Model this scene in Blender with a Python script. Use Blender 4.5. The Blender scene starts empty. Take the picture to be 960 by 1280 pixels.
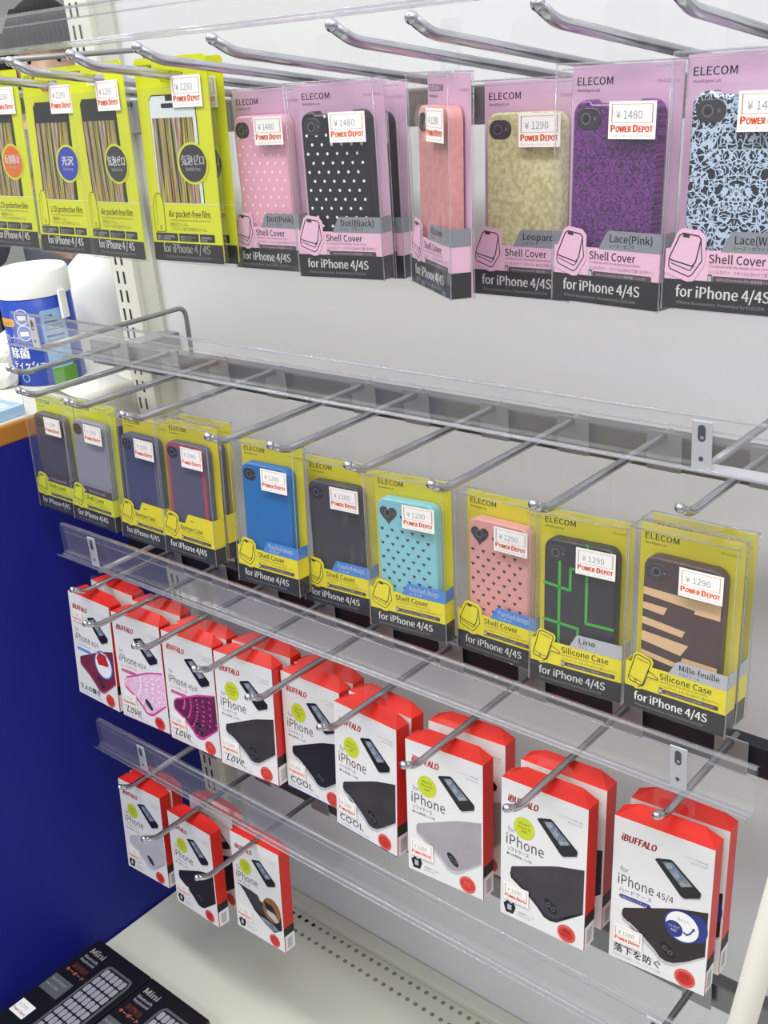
import bpy, math, random
from mathutils import Vector, Matrix
random.seed(7)
S = bpy.context.scene
COL = S.collection
# ------------------------------------------------------------------ frame of reference
# the place is surveyed from the camera's eye point; OX/OY/OZ moves it so that the wall is y = 0 and the floor z = 0
OX, OY, OZ = 0.70, -0.84, 1.372
def W(x, y, z): return Vector((x + OX, y + OY, z + OZ))
# ------------------------------------------------------------------ camera
cd = bpy.data.cameras.new('camera'); cam = bpy.data.objects.new('camera', cd); COL.objects.link(cam)
rr, uu, ff = Vector((.7577, .6472, -.0841)), Vector((-.1960, .3486, .9166)), Vector((-.6225, .6780, -.3910))
ff.normalize(); rr = (rr - ff * rr.dot(ff)).normalized(); uu = rr.cross(ff)
mw = Matrix.Identity(4)
for i in range(3): mw[i][0], mw[i][1], mw[i][2], mw[i][3] = rr[i], uu[i], -ff[i], W(0, 0, 0)[i]
cam.matrix_world = mw
cd.sensor_fit = 'VERTICAL'; cd.sensor_height = 24.0; cd.lens = 24.0 * 1369.75 / 1280; cd.clip_start = .01
S.camera = cam
# ------------------------------------------------------------------ exposure, world, lights
S.view_settings.view_transform = 'Standard'; S.view_settings.look = 'None'
S.view_settings.gamma = 1; S.view_settings.use_curve_mapping = False
S.view_settings.exposure = 0.04
S.cycles.transparent_max_bounces = 32; S.cycles.max_bounces = 8
wd = bpy.data.worlds.new('shop_air'); S.world = wd; wd.use_nodes = True
nt = wd.node_tree; bg = nt.nodes['Background']
tc = nt.nodes.new('ShaderNodeTexCoord'); sp = nt.nodes.new('ShaderNodeSeparateXYZ'); rp = nt.nodes.new('ShaderNodeValToRGB')
mp = nt.nodes.new('ShaderNodeMapRange'); mp.inputs[1].default_value = -1; mp.inputs[2].default_value = 1
nt.links.new(tc.outputs['Generated'], sp.inputs[0]); nt.links.new(sp.outputs[2], mp.inputs[0]); nt.links.new(mp.outputs[0], rp.inputs[0]); nt.links.new(rp.outputs[0], bg.inputs[0])
e = rp.color_ramp.elements
e[0].position = .30; e[0].color = (.20, .20, .20, 1); e[1].position = .75; e[1].color = (.82, .84, .86, 1)
m_ = rp.color_ramp.elements.new(.5); m_.color = (.36, .36, .37, 1)
bg.inputs[1].default_value = 1.05
def area(name, loc, rot, sx, sy, power, col=(1, .995, .985)):
    l = bpy.data.lights.new(name, 'AREA'); l.shape = 'RECTANGLE'; l.size = sx; l.size_y = sy; l.energy = power; l.color = col
    o = bpy.data.objects.new(name, l); COL.objects.link(o); o.location = loc; o.rotation_euler = rot; return o
area('ceiling_tube_light', W(-.5, .0, 1.25), (math.radians(8), 0, 0), 2.8, .22, 44)
area('ceiling_tube_light', W(-.5, -1.5, 1.25), (math.radians(-28), 0, 0), 3.0, .25, 44)
area('ceiling_tube_light', W(1.1, -.3, 1.25), (0, math.radians(25), 0), .25, 2.4, 13)
area('ceiling_tube_light', W(-2.6, .2, 1.25), (0, math.radians(-8), 0), .25, 2.4, 15)
# ------------------------------------------------------------------ materials
def lin(c):
    c = c / 255.0
    return c / 12.92 if c <= .04045 else ((c + .055) / 1.055) ** 2.4
_M = {}
def mat(name, rgb, rough=.5, metal=0.0, coat=0.0, spec=.5, alpha=None):
    if name in _M: return _M[name]
    m = bpy.data.materials.new(name); m.use_nodes = True; b = m.node_tree.nodes['Principled BSDF']
    b.inputs['Base Color'].default_value = (lin(rgb[0]), lin(rgb[1]), lin(rgb[2]), 1)
    b.inputs['Roughness'].default_value = rough; b.inputs['Metallic'].default_value = metal
    b.inputs['Coat Weight'].default_value = coat; b.inputs['Specular IOR Level'].default_value = spec
    _M[name] = m; return m
def noisy(name, a, b2, scale, rough=.5, stretch=(1, 1, 1), bump=0):
    m = mat(name, a, rough); n = m.node_tree; bs = n.nodes['Principled BSDF']
    t = n.nodes.new('ShaderNodeTexCoord'); mpn = n.nodes.new('ShaderNodeMapping'); mpn.inputs['Scale'].default_value = stretch
    x = n.nodes.new('ShaderNodeTexNoise'); x.inputs['Scale'].default_value = scale; x.inputs['Detail'].default_value = 4
    r = n.nodes.new('ShaderNodeValToRGB')
    r.color_ramp.elements[0].position = .35; r.color_ramp.elements[1].position = .65
    r.color_ramp.elements[0].color = (*[lin(v) for v in a], 1); r.color_ramp.elements[1].color = (*[lin(v) for v in b2], 1)
    n.links.new(t.outputs['Object'], mpn.inputs[0]); n.links.new(mpn.outputs[0], x.inputs[0]); n.links.new(x.outputs[0], r.inputs[0]); n.links.new(r.outputs[0], bs.inputs['Base Color'])
    if bump:
        bp = n.nodes.new('ShaderNodeBump'); bp.inputs['Strength'].default_value = bump; bp.inputs['Distance'].default_value = .002
        n.links.new(x.outputs[0], bp.inputs['Height']); n.links.new(bp.outputs[0], bs.inputs['Normal'])
    return m
def clear(name, tint, haze, edge, rough=.05, wrinkle=0.0):
    m = bpy.data.materials.new(name); m.use_nodes = True; n = m.node_tree; n.nodes.clear()
    out = n.nodes.new('ShaderNodeOutputMaterial'); tr = n.nodes.new('ShaderNodeBsdfTransparent'); gl = n.nodes.new('ShaderNodeBsdfGlossy'); df = n.nodes.new('ShaderNodeBsdfDiffuse')
    tr.inputs[0].default_value = (*tint, 1); gl.inputs['Roughness'].default_value = rough; df.inputs[0].default_value = (.85, .86, .88, 1)
    lw = n.nodes.new('ShaderNodeLayerWeight'); lw.inputs[0].default_value = .5
    pw = n.nodes.new('ShaderNodeMath'); pw.operation = 'POWER'; pw.inputs[1].default_value = 3.2
    mr = n.nodes.new('ShaderNodeMapRange'); mr.inputs[3].default_value = .035; mr.inputs[4].default_value = edge
    n.links.new(lw.outputs['Facing'], pw.inputs[0]); n.links.new(pw.outputs[0], mr.inputs[0])
    m1 = n.nodes.new('ShaderNodeMixShader'); m1.inputs[0].default_value = haze
    m2 = n.nodes.new('ShaderNodeMixShader')
    n.links.new(tr.outputs[0], m1.inputs[1]); n.links.new(df.outputs[0], m1.inputs[2])
    n.links.new(mr.outputs[0], m2.inputs[0]); n.links.new(m1.outputs[0], m2.inputs[1]); n.links.new(gl.outputs[0], m2.inputs[2]); n.links.new(m2.outputs[0], out.inputs[0])
    if wrinkle:
        t = n.nodes.new('ShaderNodeTexCoord'); x = n.nodes.new('ShaderNodeTexNoise'); x.inputs['Scale'].default_value = 38; x.inputs['Detail'].default_value = 1
        bp = n.nodes.new('ShaderNodeBump'); bp.inputs['Strength'].default_value = wrinkle; bp.inputs['Distance'].default_value = .004
        n.links.new(t.outputs['Object'], x.inputs[0]); n.links.new(x.outputs[0], bp.inputs['Height']); n.links.new(bp.outputs[0], gl.inputs['Normal'])
    _M[name] = m; return m
PVC = clear('clear_pvc', (.985, .985, .985), .028, .55, .05, .5)
TABP = clear('clear_tab_film', (.985, .985, .985), .035, .25, .08, .5)
RAILP = clear('clear_acrylic', (.97, .97, .975), .05, .5, .04)
RAILE = clear('clear_acrylic_edge', (.84, .84, .88), .16, .8, .06)
CHROME = mat('chrome', (196, 197, 204), .24, 1.0)
BARM = mat('bar_steel', (116, 116, 120), .3, .85); BARREFL = mat('bar_dark_reflection', (46, 46, 54), .3, .4)  # third bar is steel too; its dark reflection is painted into the colour
ALU = mat('aluminium_bracket', (196, 197, 202), .4, .45)
PLATE = mat('zinc_plate', (140, 140, 142), .42, .35)
WHITE = mat('print_white', (238, 237, 236), .45)
BLACK = mat('print_black', (27, 26, 29), .4)
INK = mat('ink_black', (22, 22, 24), .5)
GREY = mat('print_grey', (135, 138, 146), .45)
LGREY = mat('print_light_grey', (178, 180, 186), .45)
PINK = mat('card_pink', (228, 184, 208), .5)
PINKB = mat('card_back_pink', (216, 176, 204), .5)
PINKD = mat('print_pink_grey', (150, 95, 130), .5)
YEL = mat('card_yellow', (226, 212, 24), .5)
YELB = mat('card_back_yellow', (214, 202, 38), .5)
LIME = mat('card_lime', (208, 214, 26), .5)
OLIVE = mat('print_olive', (120, 112, 20), .5)
BLUET = mat('print_blue_tab', (70, 132, 208), .45)
BROWNT = mat('print_brown_tab', (78, 62, 68), .45)
RED = mat('carton_red', (202, 36, 25), .38)
REDS = mat('seal_red', (205, 48, 42), .45)
SEALT = mat('seal_ink', (226, 118, 106), .5)
LOGO = mat('logo_red', (190, 40, 40), .5)
ORANGE = mat('sticker_orange', (226, 92, 46), .5)
SLINE = mat('sticker_line', (222, 150, 122), .5)
DOTG = mat('price_grey', (160, 164, 168), .5)
CARTON = mat('carton_white', (228, 227, 227), .42)
MAG = mat('carton_magenta', (150, 40, 90), .45)
EDGEB = mat('carton_blue_edge', (40, 80, 150), .45)
LENS = mat('lens_dark', (48, 46, 54), .2, 0, .6)
LENSR = mat('lens_ring', (96, 94, 108), .3)
# ------------------------------------------------------------------ mesh accumulator
class MB:
    def __init__(s): s.v = []; s.f = []; s.m = []; s.sm = []; s.mats = []
    def mi(s, m):
        if m not in s.mats: s.mats.append(m)
        return s.mats.index(m)
    def add(s, vs, fs, m, smooth=False):
        b = len(s.v); s.v += [tuple(v) for v in vs]; k = s.mi(m)
        for f in fs: s.f.append([b + i for i in f]); s.m.append(k); s.sm.append(smooth)
    def box(s, x0, x1, y0, y1, z0, z1, m):
        vs = [(x, y, z) for x in (x0, x1) for y in (y0, y1) for z in (z0, z1)]
        s.add(vs, [(0, 1, 3, 2), (4, 6, 7, 5), (0, 4, 5, 1), (2, 3, 7, 6), (0, 2, 6, 4), (1, 5, 7, 3)], m)
    def bbox(s, x0, x1, y0, y1, z0, z1, m, r=.002):   # box with rounded edges
        import bmesh
        bm = bmesh.new(); bmesh.ops.create_cube(bm, size=1)
        for v in bm.verts: v.co = Vector(((x0 + x1) / 2 + v.co.x * (x1 - x0), (y0 + y1) / 2 + v.co.y * (y1 - y0), (z0 + z1) / 2 + v.co.z * (z1 - z0)))
        bmesh.ops.bevel(bm, geom=bm.edges[:], offset=r, segments=2, affect='EDGES', profile=.6)
        bm.verts.index_update(); s.add([v.co[:] for v in bm.verts], [[v.index for v in f.verts] for f in bm.faces], m); bm.free()
    def tube(s, pts, r, m, n=12, caps=True, r2=None):
        pts = [Vector(p) for p in pts]; rings = []; up = None
        for i, p in enumerate(pts):
            d = (pts[min(i + 1, len(pts) - 1)] - pts[max(i - 1, 0)]).normalized()
            if up is None: up = Vector((0, 0, 1)) if abs(d.z) < .9 else Vector((1, 0, 0))
            a = d.cross(up).normalized(); up = a.cross(d)
            q = r if r2 is None else r + (r2 - r) * i / (len(pts) - 1)
            rings.append([p + (a * math.cos(t) + up * math.sin(t)) * q for t in [2 * math.pi * k / n for k in range(n)]])
        vs = [v for R_ in rings for v in R_]
        fs = [(i * n + k, i * n + (k + 1) % n, (i + 1) * n + (k + 1) % n, (i + 1) * n + k) for i in range(len(pts) - 1) for k in range(n)]
        if caps: fs += [list(range(n))[::-1], [(len(pts) - 1) * n + k for k in range(n)]]
        s.add(vs, fs, m, True)
    def lathe(s, prof, m, c=(0, 0, 0), n=40):
        vs = [(c[0] + r * math.cos(2 * math.pi * k / n), c[1] + r * math.sin(2 * math.pi * k / n), c[2] + z) for r, z in prof for k in range(n)]
        fs = [(i * n + k, i * n + (k + 1) % n, (i + 1) * n + (k + 1) % n, (i + 1) * n + k) for i in range(len(prof) - 1) for k in range(n)]
        s.add(vs, fs, m, True)
    def ball(s, c, r, m, sc=(1, 1, 1), n=14):
        k = n // 2
        prof = [(math.sin(math.pi * i / k), -math.cos(math.pi * i / k)) for i in range(k + 1)]
        vs = [(c[0] + sc[0] * r * a * math.cos(2 * math.pi * j / n), c[1] + sc[1] * r * a * math.sin(2 * math.pi * j / n), c[2] + sc[2] * r * z) for a, z in prof for j in range(n)]
        fs = [(i * n + j, i * n + (j + 1) % n, (i + 1) * n + (j + 1) % n, (i + 1) * n + j) for i in range(k) for j in range(n)]
        s.add(vs, fs, m, True)
    def build(s, name, parent=None, loc=(0, 0, 0), rot=(0, 0, 0)):
        me = bpy.data.meshes.new(name); me.from_pydata(s.v, [], s.f)
        for m in s.mats: me.materials.append(m)
        me.polygons.foreach_set('material_index', s.m); me.polygons.foreach_set('use_smooth', s.sm); me.update()
        o = bpy.data.objects.new(name, me); COL.objects.link(o); o.parent = parent; o.location = loc; o.rotation_euler = rot
        return o
def rrect(x0, y0, x1, y1, r, n=4):
    out = []
    for cx, cy, a0 in ((x1 - r, y1 - r, 0), (x0 + r, y1 - r, 90), (x0 + r, y0 + r, 180), (x1 - r, y0 + r, 270)):
        out += [(cx + r * math.cos(math.radians(a0 + 90 * i / n)), cy + r * math.sin(math.radians(a0 + 90 * i / n))) for i in range(n + 1)]
    return out
def circ(cx, cy, rx, ry=None, n=28): return [(cx + rx * math.cos(2 * math.pi * k / n), cy + (ry or rx) * math.sin(2 * math.pi * k / n)) for k in range(n)]
def heart(cx, cy, s):
    return [(cx + s * 16 * math.sin(t) ** 3 / 16, cy + s * (13 * math.cos(t) - 5 * math.cos(2 * t) - 2 * math.cos(3 * t) - math.cos(4 * t)) / 16) for t in [-2 * math.pi * k / 18 for k in range(18)]]
_T = {}
import os
try: SANS = bpy.data.fonts.load(os.path.join(bpy.utils.resource_path('LOCAL'), 'datafiles', 'fonts', 'Noto Sans CJK Regular.woff2'))   # Blender's own font
except Exception: SANS = None
_capc = bpy.data.curves.new('t', 'FONT'); _capc.body = 'H'
if SANS: _capc.font = SANS
_capo = bpy.data.objects.new('t', _capc); _capm = bpy.data.meshes.new_from_object(_capo); CAP = .70 / max(v.co.y for v in _capm.vertices)
bpy.data.meshes.remove(_capm); bpy.data.objects.remove(_capo); bpy.data.curves.remove(_capc)
def glyphs(body, bold, shear):
    k = (body, bold, shear)
    if k not in _T:
        cu = bpy.data.curves.new('t', 'FONT'); cu.body = body; cu.resolution_u = 2; cu.shear = shear
        if SANS: cu.font = SANS
        o = bpy.data.objects.new('t', cu); me = bpy.data.meshes.new_from_object(o)
        v = [(q.co.x * CAP, q.co.y * CAP) for q in me.vertices]; f = [list(q.vertices) for q in me.polygons]
        if bold > 0:    # heavier strokes: the same outlines struck again a little to the side
            n0, v0, f0 = len(v), v, f; v = []; f = []
            for i_, d_ in enumerate((-bold, 0, bold)): v += [(x + d_ * 1.2, y + d_ * .25) for x, y in v0]; f += [[a + i_ * n0 for a in q] for q in f0]
        bpy.data.meshes.remove(me); bpy.data.objects.remove(o); bpy.data.curves.remove(cu)
        _T[k] = (v, f, min(q[0] for q in v), max(q[0] for q in v))
    return _T[k]
class Print:
    """flat printing on a face of a mesh: origin O, axes U V, normal N, stacked ink layers"""
    def __init__(s, mb, fr, lay=.00010): s.mb = mb; s.fr = fr; s.lay = lay
    @staticmethod
    def flat(O, U, V, N):
        O, U, V, N = map(Vector, (O, U, V, N)); return lambda u, v, w: O + U * u + V * v + N * w
    def poly(s, pts, m, L=1):
        a = sum(pts[i][0] * pts[(i + 1) % len(pts)][1] - pts[(i + 1) % len(pts)][0] * pts[i][1] for i in range(len(pts)))
        if a < 0: pts = pts[::-1]
        s.mb.add([s.fr(u, v, L * s.lay) for u, v in pts], [list(range(len(pts)))], m)
    def rect(s, a, b, c, d, m, L=1): s.poly([(a, b), (c, b), (c, d), (a, d)], m, L)
    def line(s, pts, w, m, L=2, close=False):
        if close: pts = pts + pts[:1]
        for (a, b), (c, d) in zip(pts, pts[1:]):
            l = math.hypot(c - a, d - b) or 1; nx, ny = -(d - b) / l * w / 2, (c - a) / l * w / 2; ex, ey = (c - a) / l * w / 3, (d - b) / l * w / 3
            s.poly([(a + nx - ex, b + ny - ey), (a - nx - ex, b - ny - ey), (c - nx + ex, d - ny + ey), (c + nx + ex, d + ny + ey)], m, L)
    def ring(s, cx, cy, r, w, m, L=2, ry=None):
        ry = ry or r; n = 28; a = circ(cx, cy, r, ry, n); b = circ(cx, cy, r - w, ry - w, n)
        s.mb.add([s.fr(u, v, L * s.lay) for u, v in a + b], [(k, (k + 1) % n, n + (k + 1) % n, n + k) for k in range(n)], m)
    def text(s, body, u, v, size, m, L=2, width=None, bold=0.0, shear=0.0, ang=0.0, align='L'):
        vs, fs, x0, x1 = glyphs(body, bold, shear)
        sx = size if width is None else width / (x1 - x0)
        wd_ = (x1 - x0) * sx; off = {'L': 0, 'C': -wd_ / 2, 'R': -wd_}[align]
        ca, sa = math.cos(ang), math.sin(ang)
        P = [((x - x0) * sx + off, y * size) for x, y in vs]
        s.mb.add([s.fr(u + x * ca - y * sa, v + x * sa + y * ca, L * s.lay) for x, y in P], fs, m)
def tag(o, label, cat, group=None, kind=None):
    if label: o['label'] = label
    if cat: o['category'] = cat
    if group: o['group'] = group
    if kind: o['kind'] = kind
    return o
def thing(name, loc, rot, label, cat, group=None):
    o = bpy.data.objects.new(name, None); o.empty_display_size = .02; COL.objects.link(o); o.location = loc; o.rotation_euler = rot
    return tag(o, label, cat, group)
def dup(root, dloc, label, group=None):
    r = root.copy(); COL.objects.link(r); r.location = root.location + Vector(dloc); r['label'] = label
    if group: r['group'] = group
    for ch in [c for c in COL.objects if c.parent == root]:
        c = ch.copy(); COL.objects.link(c); c.parent = r
        for g in [x for x in COL.objects if x.parent == ch]:
            d = g.copy(); COL.objects.link(d); d.parent = c
    return r
# ================================================================== large structure
XL = -1.187                                     # face of the blue end panel
WALLM = noisy('wall_panel_white', (212, 213, 215), (207, 208, 210), 1.6, .55, (1, 1, 6))
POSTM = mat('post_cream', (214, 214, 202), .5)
mb = MB(); mb.box(XL, 1.6, .84, .88, -1.372, 1.3, WALLM)
tag(mb.build('wall_back', None, W(0, 0, 0)), 'white back panel of the display stand', 'wall', None, 'structure')
mb = MB(); mb.box(-5.2, 2.2, -3.2, 4.2, -1.40, -1.372, noisy('floor_vinyl', (150, 148, 142), (164, 162, 156), 3, .35))
tag(mb.build('floor', None, W(0, 0, 0)), 'shop floor', 'floor', None, 'structure')
mb = MB(); mb.box(-5.2, -5.1, -3.2, 4.2, -1.372, 1.5, noisy('far_wall_paint', (205, 210, 202), (196, 202, 196), 1.2, .7)); mb.box(-5.2, 2.2, 4.1, 4.2, -1.372, 1.5, _M['far_wall_paint'])
tag(mb.build('wall_left', None, W(0, 0, 0)), 'pale far wall of the shop', 'wall', None, 'structure')
# slotted upright at the left end of the back panel
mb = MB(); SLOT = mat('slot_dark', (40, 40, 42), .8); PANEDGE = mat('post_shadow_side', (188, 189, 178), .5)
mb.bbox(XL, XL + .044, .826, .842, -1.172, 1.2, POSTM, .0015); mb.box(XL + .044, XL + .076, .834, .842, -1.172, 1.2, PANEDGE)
pr = Print(mb, Print.flat((0, .826, 0), (1, 0, 0), (0, 0, 1), (0, -1, 0)), .0002)
z = -1.15
while z < .35:
    for x in (XL + .009, XL + .0215): pr.rect(x, z, x + .0042, z + .0155, SLOT)
    z += .0237
tag(mb.build('trim_1', None, W(0, 0, 0)), 'cream slotted upright post at the left end of the back panel', 'post', None, 'structure')
# base deck
DECKM = noisy('deck_paint', (208, 211, 196), (202, 205, 191), 2.5, .38)
deck = thing('base_shelf', W(-.5, .6, -1.172), (0, 0, 0), 'pale perforated metal base shelf under the hanging cartons', 'shelf')
dm = MB(); dm.bbox(XL + .002 + .5, 1.5 + .5, -.30, .239, -.022, 0, DECKM, .003)
dp = Print(dm, Print.flat((.5, -.6, 0), (1, 0, 0), (0, 1, 0), (0, 0, 1)), .0002)
HOLE = mat('hole_shade', (126, 128, 114), .8); HOLED = mat('hole_black', (28, 28, 28), .8)
for i in range(85):
    dp.poly(circ(-1.000 + .0141 * i, .8095, .0033, n=10), HOLED if i < 4 else HOLE)
    dp.poly(circ(-1.000 + .0141 * i, .786, .0033, n=10), HOLE)
dm.build('deck_panel', deck)
km = MB(); km.bbox(XL + .502, 2.0, -.28, -.262, -.2, -.022, DECKM, .002); km.build('kick_plate', deck)
lm = MB(); lm.bbox(XL + .002, 1.5, .818, .8395, -1.1718, -1.160, DECKM, .003)
tag(lm.build('trim_2', None, W(0, 0, 0)), 'raised lip along the back of the base shelf', 'trim', None, 'structure')
# blue counter at the left
cnt = thing('sales_counter', W(-1.47, .45, -1.372), (0, 0, 0), 'blue sided sales counter with brown edged top at the left of the display', 'counter')
BLUEP = noisy('blue_panel', (20, 24, 118), (22, 27, 126), 1.4, .5); BLUEP.node_tree.nodes['Principled BSDF'].inputs['Specular IOR Level'].default_value = .25
c1 = MB(); c1.box(-.29, XL + 1.47, -.75, .42, 0, .966, BLUEP); c1.build('blue_panel', cnt)
c2 = MB(); c2.bbox(-.31, XL + 1.470, -.78, .44, .966, .990, mat('counter_edge_brown', (172, 112, 42), .45), .003)
c2.box(-.305, XL + 1.466, -.775, .435, .990, .9915, mat('counter_top_laminate', (212, 210, 200), .4)); c2.build('counter_top', cnt)
CT = -.3805                                     # counter top height
# hook bars
BARZ = {1: -.036, 2: -.305, 3: -.569, 4: -.853}  # top of each bar
names = {1: 'top', 2: 'second', 3: 'third', 4: 'lowest'}
for r in (1, 2, 3, 4):
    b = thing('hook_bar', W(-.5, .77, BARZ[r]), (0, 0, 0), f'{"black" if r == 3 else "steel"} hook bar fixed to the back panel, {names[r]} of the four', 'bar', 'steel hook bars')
    m = MB(); m.bbox(XL + .52, 1.0, -.010, .006, -.030, 0, BARREFL if r == 3 else BARM, .0015); m.build('rail_tube', b)
    for x in (-.62, .45):
        m = MB(); m.box(x, x + .03, .006, .0695, -.026, -.002, PLATE); m.build('bracket', b)
# ================================================================== hooks
def arc(c, p0, p1, n=5): return [(1 - t) ** 2 * Vector(p0) + 2 * t * (1 - t) * Vector(c) + t * t * Vector(p1) for t in [i / n for i in range(n + 1)]]
def hook(row, x, ytip, label, r=.0033):
    bz = BARZ[row]
    if row == 1: tip = (x, ytip, .0125); bend = (x, ytip + .017, .0035); zb = lambda y: .0035 + (y - ytip - .017) * (-.16)
    else: zt = {2: -.292, 3: -.556, 4: -.842}[row]; tip = (x, ytip, zt); bend = (x, ytip + .015, zt - .0095); zb = lambda y: zt - .0095 + (y - ytip - .015) * -.01
    h = thing('display_hook', W(x, .757, bz), (0, 0, 0), label, 'hook', 'chrome product hooks')
    o = Vector((x, .757, bz))
    a = Vector(bend); t = Vector(tip); e1 = a + (t - a).normalized() * .007; e2 = Vector((x, bend[1] + .008, zb(bend[1] + .008)))
    pts = [t] + arc(a, e1, e2) + [Vector((x, .765, zb(.765)))]
    m = MB(); m.tube([p - o for p in pts], r, CHROME, 12); m.ball(t - o, r * 1.12, CHROME); m.build('rod', h)
    zr = zb(.757) - bz
    m = MB(); m.bbox(-.015, .015, -.0045, -.0025, -.0275, max(.002, zr + .004), PLATE, .0008); m.build('mount_plate', h)
    return zb
# ================================================================== price rails
def rail(row, x0, x1, zt, zb, label, bx):
    t = thing('price_rail', W((x0 + x1) / 2, .59, zb), (0, 0, 0), label, 'rail', 'clear price rails')
    cx = (x0 + x1) / 2; h = zt - zb
    def prof(p, mtl, m, th=.0012):
        n = len(p); vs = []
        for X in (x0 - cx, x1 - cx): vs += [(X, y, z) for y, z in p]
        m.add(vs, [(i, i + 1, n + i + 1, n + i) for i in range(n - 1)], mtl, False)
    m = MB()
    prof([(.008, h - .003), (.006, h), (0, h), (-.001, h * .8), (-.001, h * .15), (-.004, 0), (-.010, .003)], RAILP, m)
    prof([(.0045, h - .002), (.004, h * .72), (.004, h * .1), (0, .002)], RAILP, m)
    m.build('clear_strip', t)
    m = MB()
    for y, z, r in ((.002, h, .0013), (-.003, 0.0005, .0016), (.004, h * .72, .0007), (-.010, .003, .0009)): m.tube([(x0 - cx, y, z), (x1 - cx, y, z)], r, RAILE, 8)
    m.build('edge_bead', t)
    for X in bx:
        m = MB(); m.bbox(X - cx - .0065, X - cx + .0065, -.0035, -.002, .001, h - .001, ALU, .0007)
        m.bbox(X - cx - .0065, X - cx + .05, -.0035, .010, -.0005, .0012, ALU, .0005) if row == 2 and X > -.5 else None
        p = Print(m, Print.flat((X - cx, -.0035, 0), (1, 0, 0), (0, 0, 1), (0, -1, 0)))
        p.poly(rrect(-.0025, h * .58, .0025, h * .9, .0024), mat('slot_shade', (70, 72, 80), .4)); p.poly(circ(0, h * .25, .0016, n=10), _M['slot_shade'])
        p.poly(circ(.0003, h * .66, .0013, n=10), CHROME, 2)
        m.build('bracket', t)
        m = MB(); za = (-.008, -.004, .0, -.006, -.008)[row]; zb2 = BARZ[row] - .012 - zb
        XX = X - cx + (-.008 if row > 2 and X > -.5 else 0)
        if row > 2 and X > -.5: XX = X - cx - (.008 if row == 3 else .0); X2 = XX - (0 if row == 3 else .052); m.tube([(XX, .002, za), (X2 * .35 + XX * .65, .05, za * .6 + .4 * (BARZ[row] + .003 - zb)), (X2, .10, BARZ[row] + .0035 - zb), (X2, .166, BARZ[row] + .0035 - zb)], .0028, PLATE, 10)
        else: m.tube([(XX, -.001, za)] + arc((XX, .1915, za), (XX, .180, za), (XX, .1915, za - .012 if zb2 < za else za + .01)) + [(XX, .1915, zb2)], .0028, PLATE, 10); m.build('support_arm', t)
    return t
rail(1, -1.045, -.225, .0505, .0205, 'clear price rail running above the top row of pink and lime packs', (-.995,))
rail(2, -1.0405, -.225, -.2215, -.2550, 'clear price rail above the yellow boxed phone cases in the second row', (-.996, -.2745))
rail(3, -1.033, -.231, -.4602, -.4965, 'clear price rail directly above the long row of white and red cartons', (-.971, -.2845))
rail(4, -1.048, -.240, -.7250, -.7610, 'lowest clear price rail, above the three cartons near the base shelf', (-.958, -.2995))
# row three has a rounded clear card holder hanging from its right end
# ================================================================== packaging
def sticker(parent, price, y, u, v, w, h, name='price_sticker'):
    m = MB(); m.box(u, u + w, y - .0002, y, v, v + h, mat('sticker_paper', (244, 242, 238), .5))
    p = Print(m, Print.flat((u, y - .0002, v), (w, 0, 0), (0, 0, h), (0, -1, 0)), .00008)
    p.line([(.07, .44), (.07, .92), (.93, .92), (.93, .44)], .012, SLINE, 1, True); p.line([(.07, .44), (.07, .92)], .02, SLINE, 1); p.line([(.93, .44), (.93, .92)], .02, SLINE, 1)
    p.text('¥ ' + price, .16, .54, .30, DOTG, 2, .56)
    p.text('P', .05, .19, .27, ORANGE, 2, .10, .05); p.text('OWER', .155, .19, .22, ORANGE, 2, .34, .05); p.text('D', .53, .19, .27, ORANGE, 2, .11, .05); p.text('EPOT', .65, .19, .22, ORANGE, 2, .30, .05)
    p.text('コンピューターショップ パワーデポ', .06, .055, .085, SLINE, 2, .86)
    return m.build(name, parent)
def tab(parent, W_, y, v0, vs, vt, w, x=0.0, slot=(.012, .0052)):
    """clear hanging tab with a slot, lying in the plane y"""
    n = 5; o = rrect(x - w / 2, v0, x + w / 2, vt, .006, n); i = rrect(x - slot[0], vs - slot[1], x + slot[0], vs + slot[1], slot[1] * .98, n); k = len(o)
    m = MB(); fs = [(a, (a + 1) % k, k + (a + 1) % k, k + a) for a in range(k)]
    m.add([(u, y, v) for u, v in o + i], fs, TABP)
    m.build('hang_tab', parent)
def slab(m, pts, y0, y1, mtl, bev=.0012):
    """outline extruded from y0 (front, rounded) to y1"""
    k = len(pts); cx = sum(p[0] for p in pts) / k; cy = sum(p[1] for p in pts) / k
    def ins(d):
        out = []
        for i, p in enumerate(pts):
            a = Vector(pts[i - 1]); b = Vector(pts[(i + 1) % k]); t = (b - a); t = t.normalized() if t.length else Vector((1, 0)); out.append((p[0] - t.y * d, p[1] + t.x * d))
        return out
    loops = [(y0, bev), (y0 + bev * .3, bev * .3), (y0 + bev, 0), (y1, 0)]; vs = []
    for y, d in loops: vs += [(u, y, v) for u, v in ins(d)]
    fs = [(l * k + i, l * k + (i + 1) % k, (l + 1) * k + (i + 1) % k, (l + 1) * k + i) for l in range(3) for i in range(k)]
    m.add(vs, fs, mtl, True); m.add(vs[:k], [list(range(k))], mtl); m.add(vs[-k:], [list(range(k))[::-1]], mtl)
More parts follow.
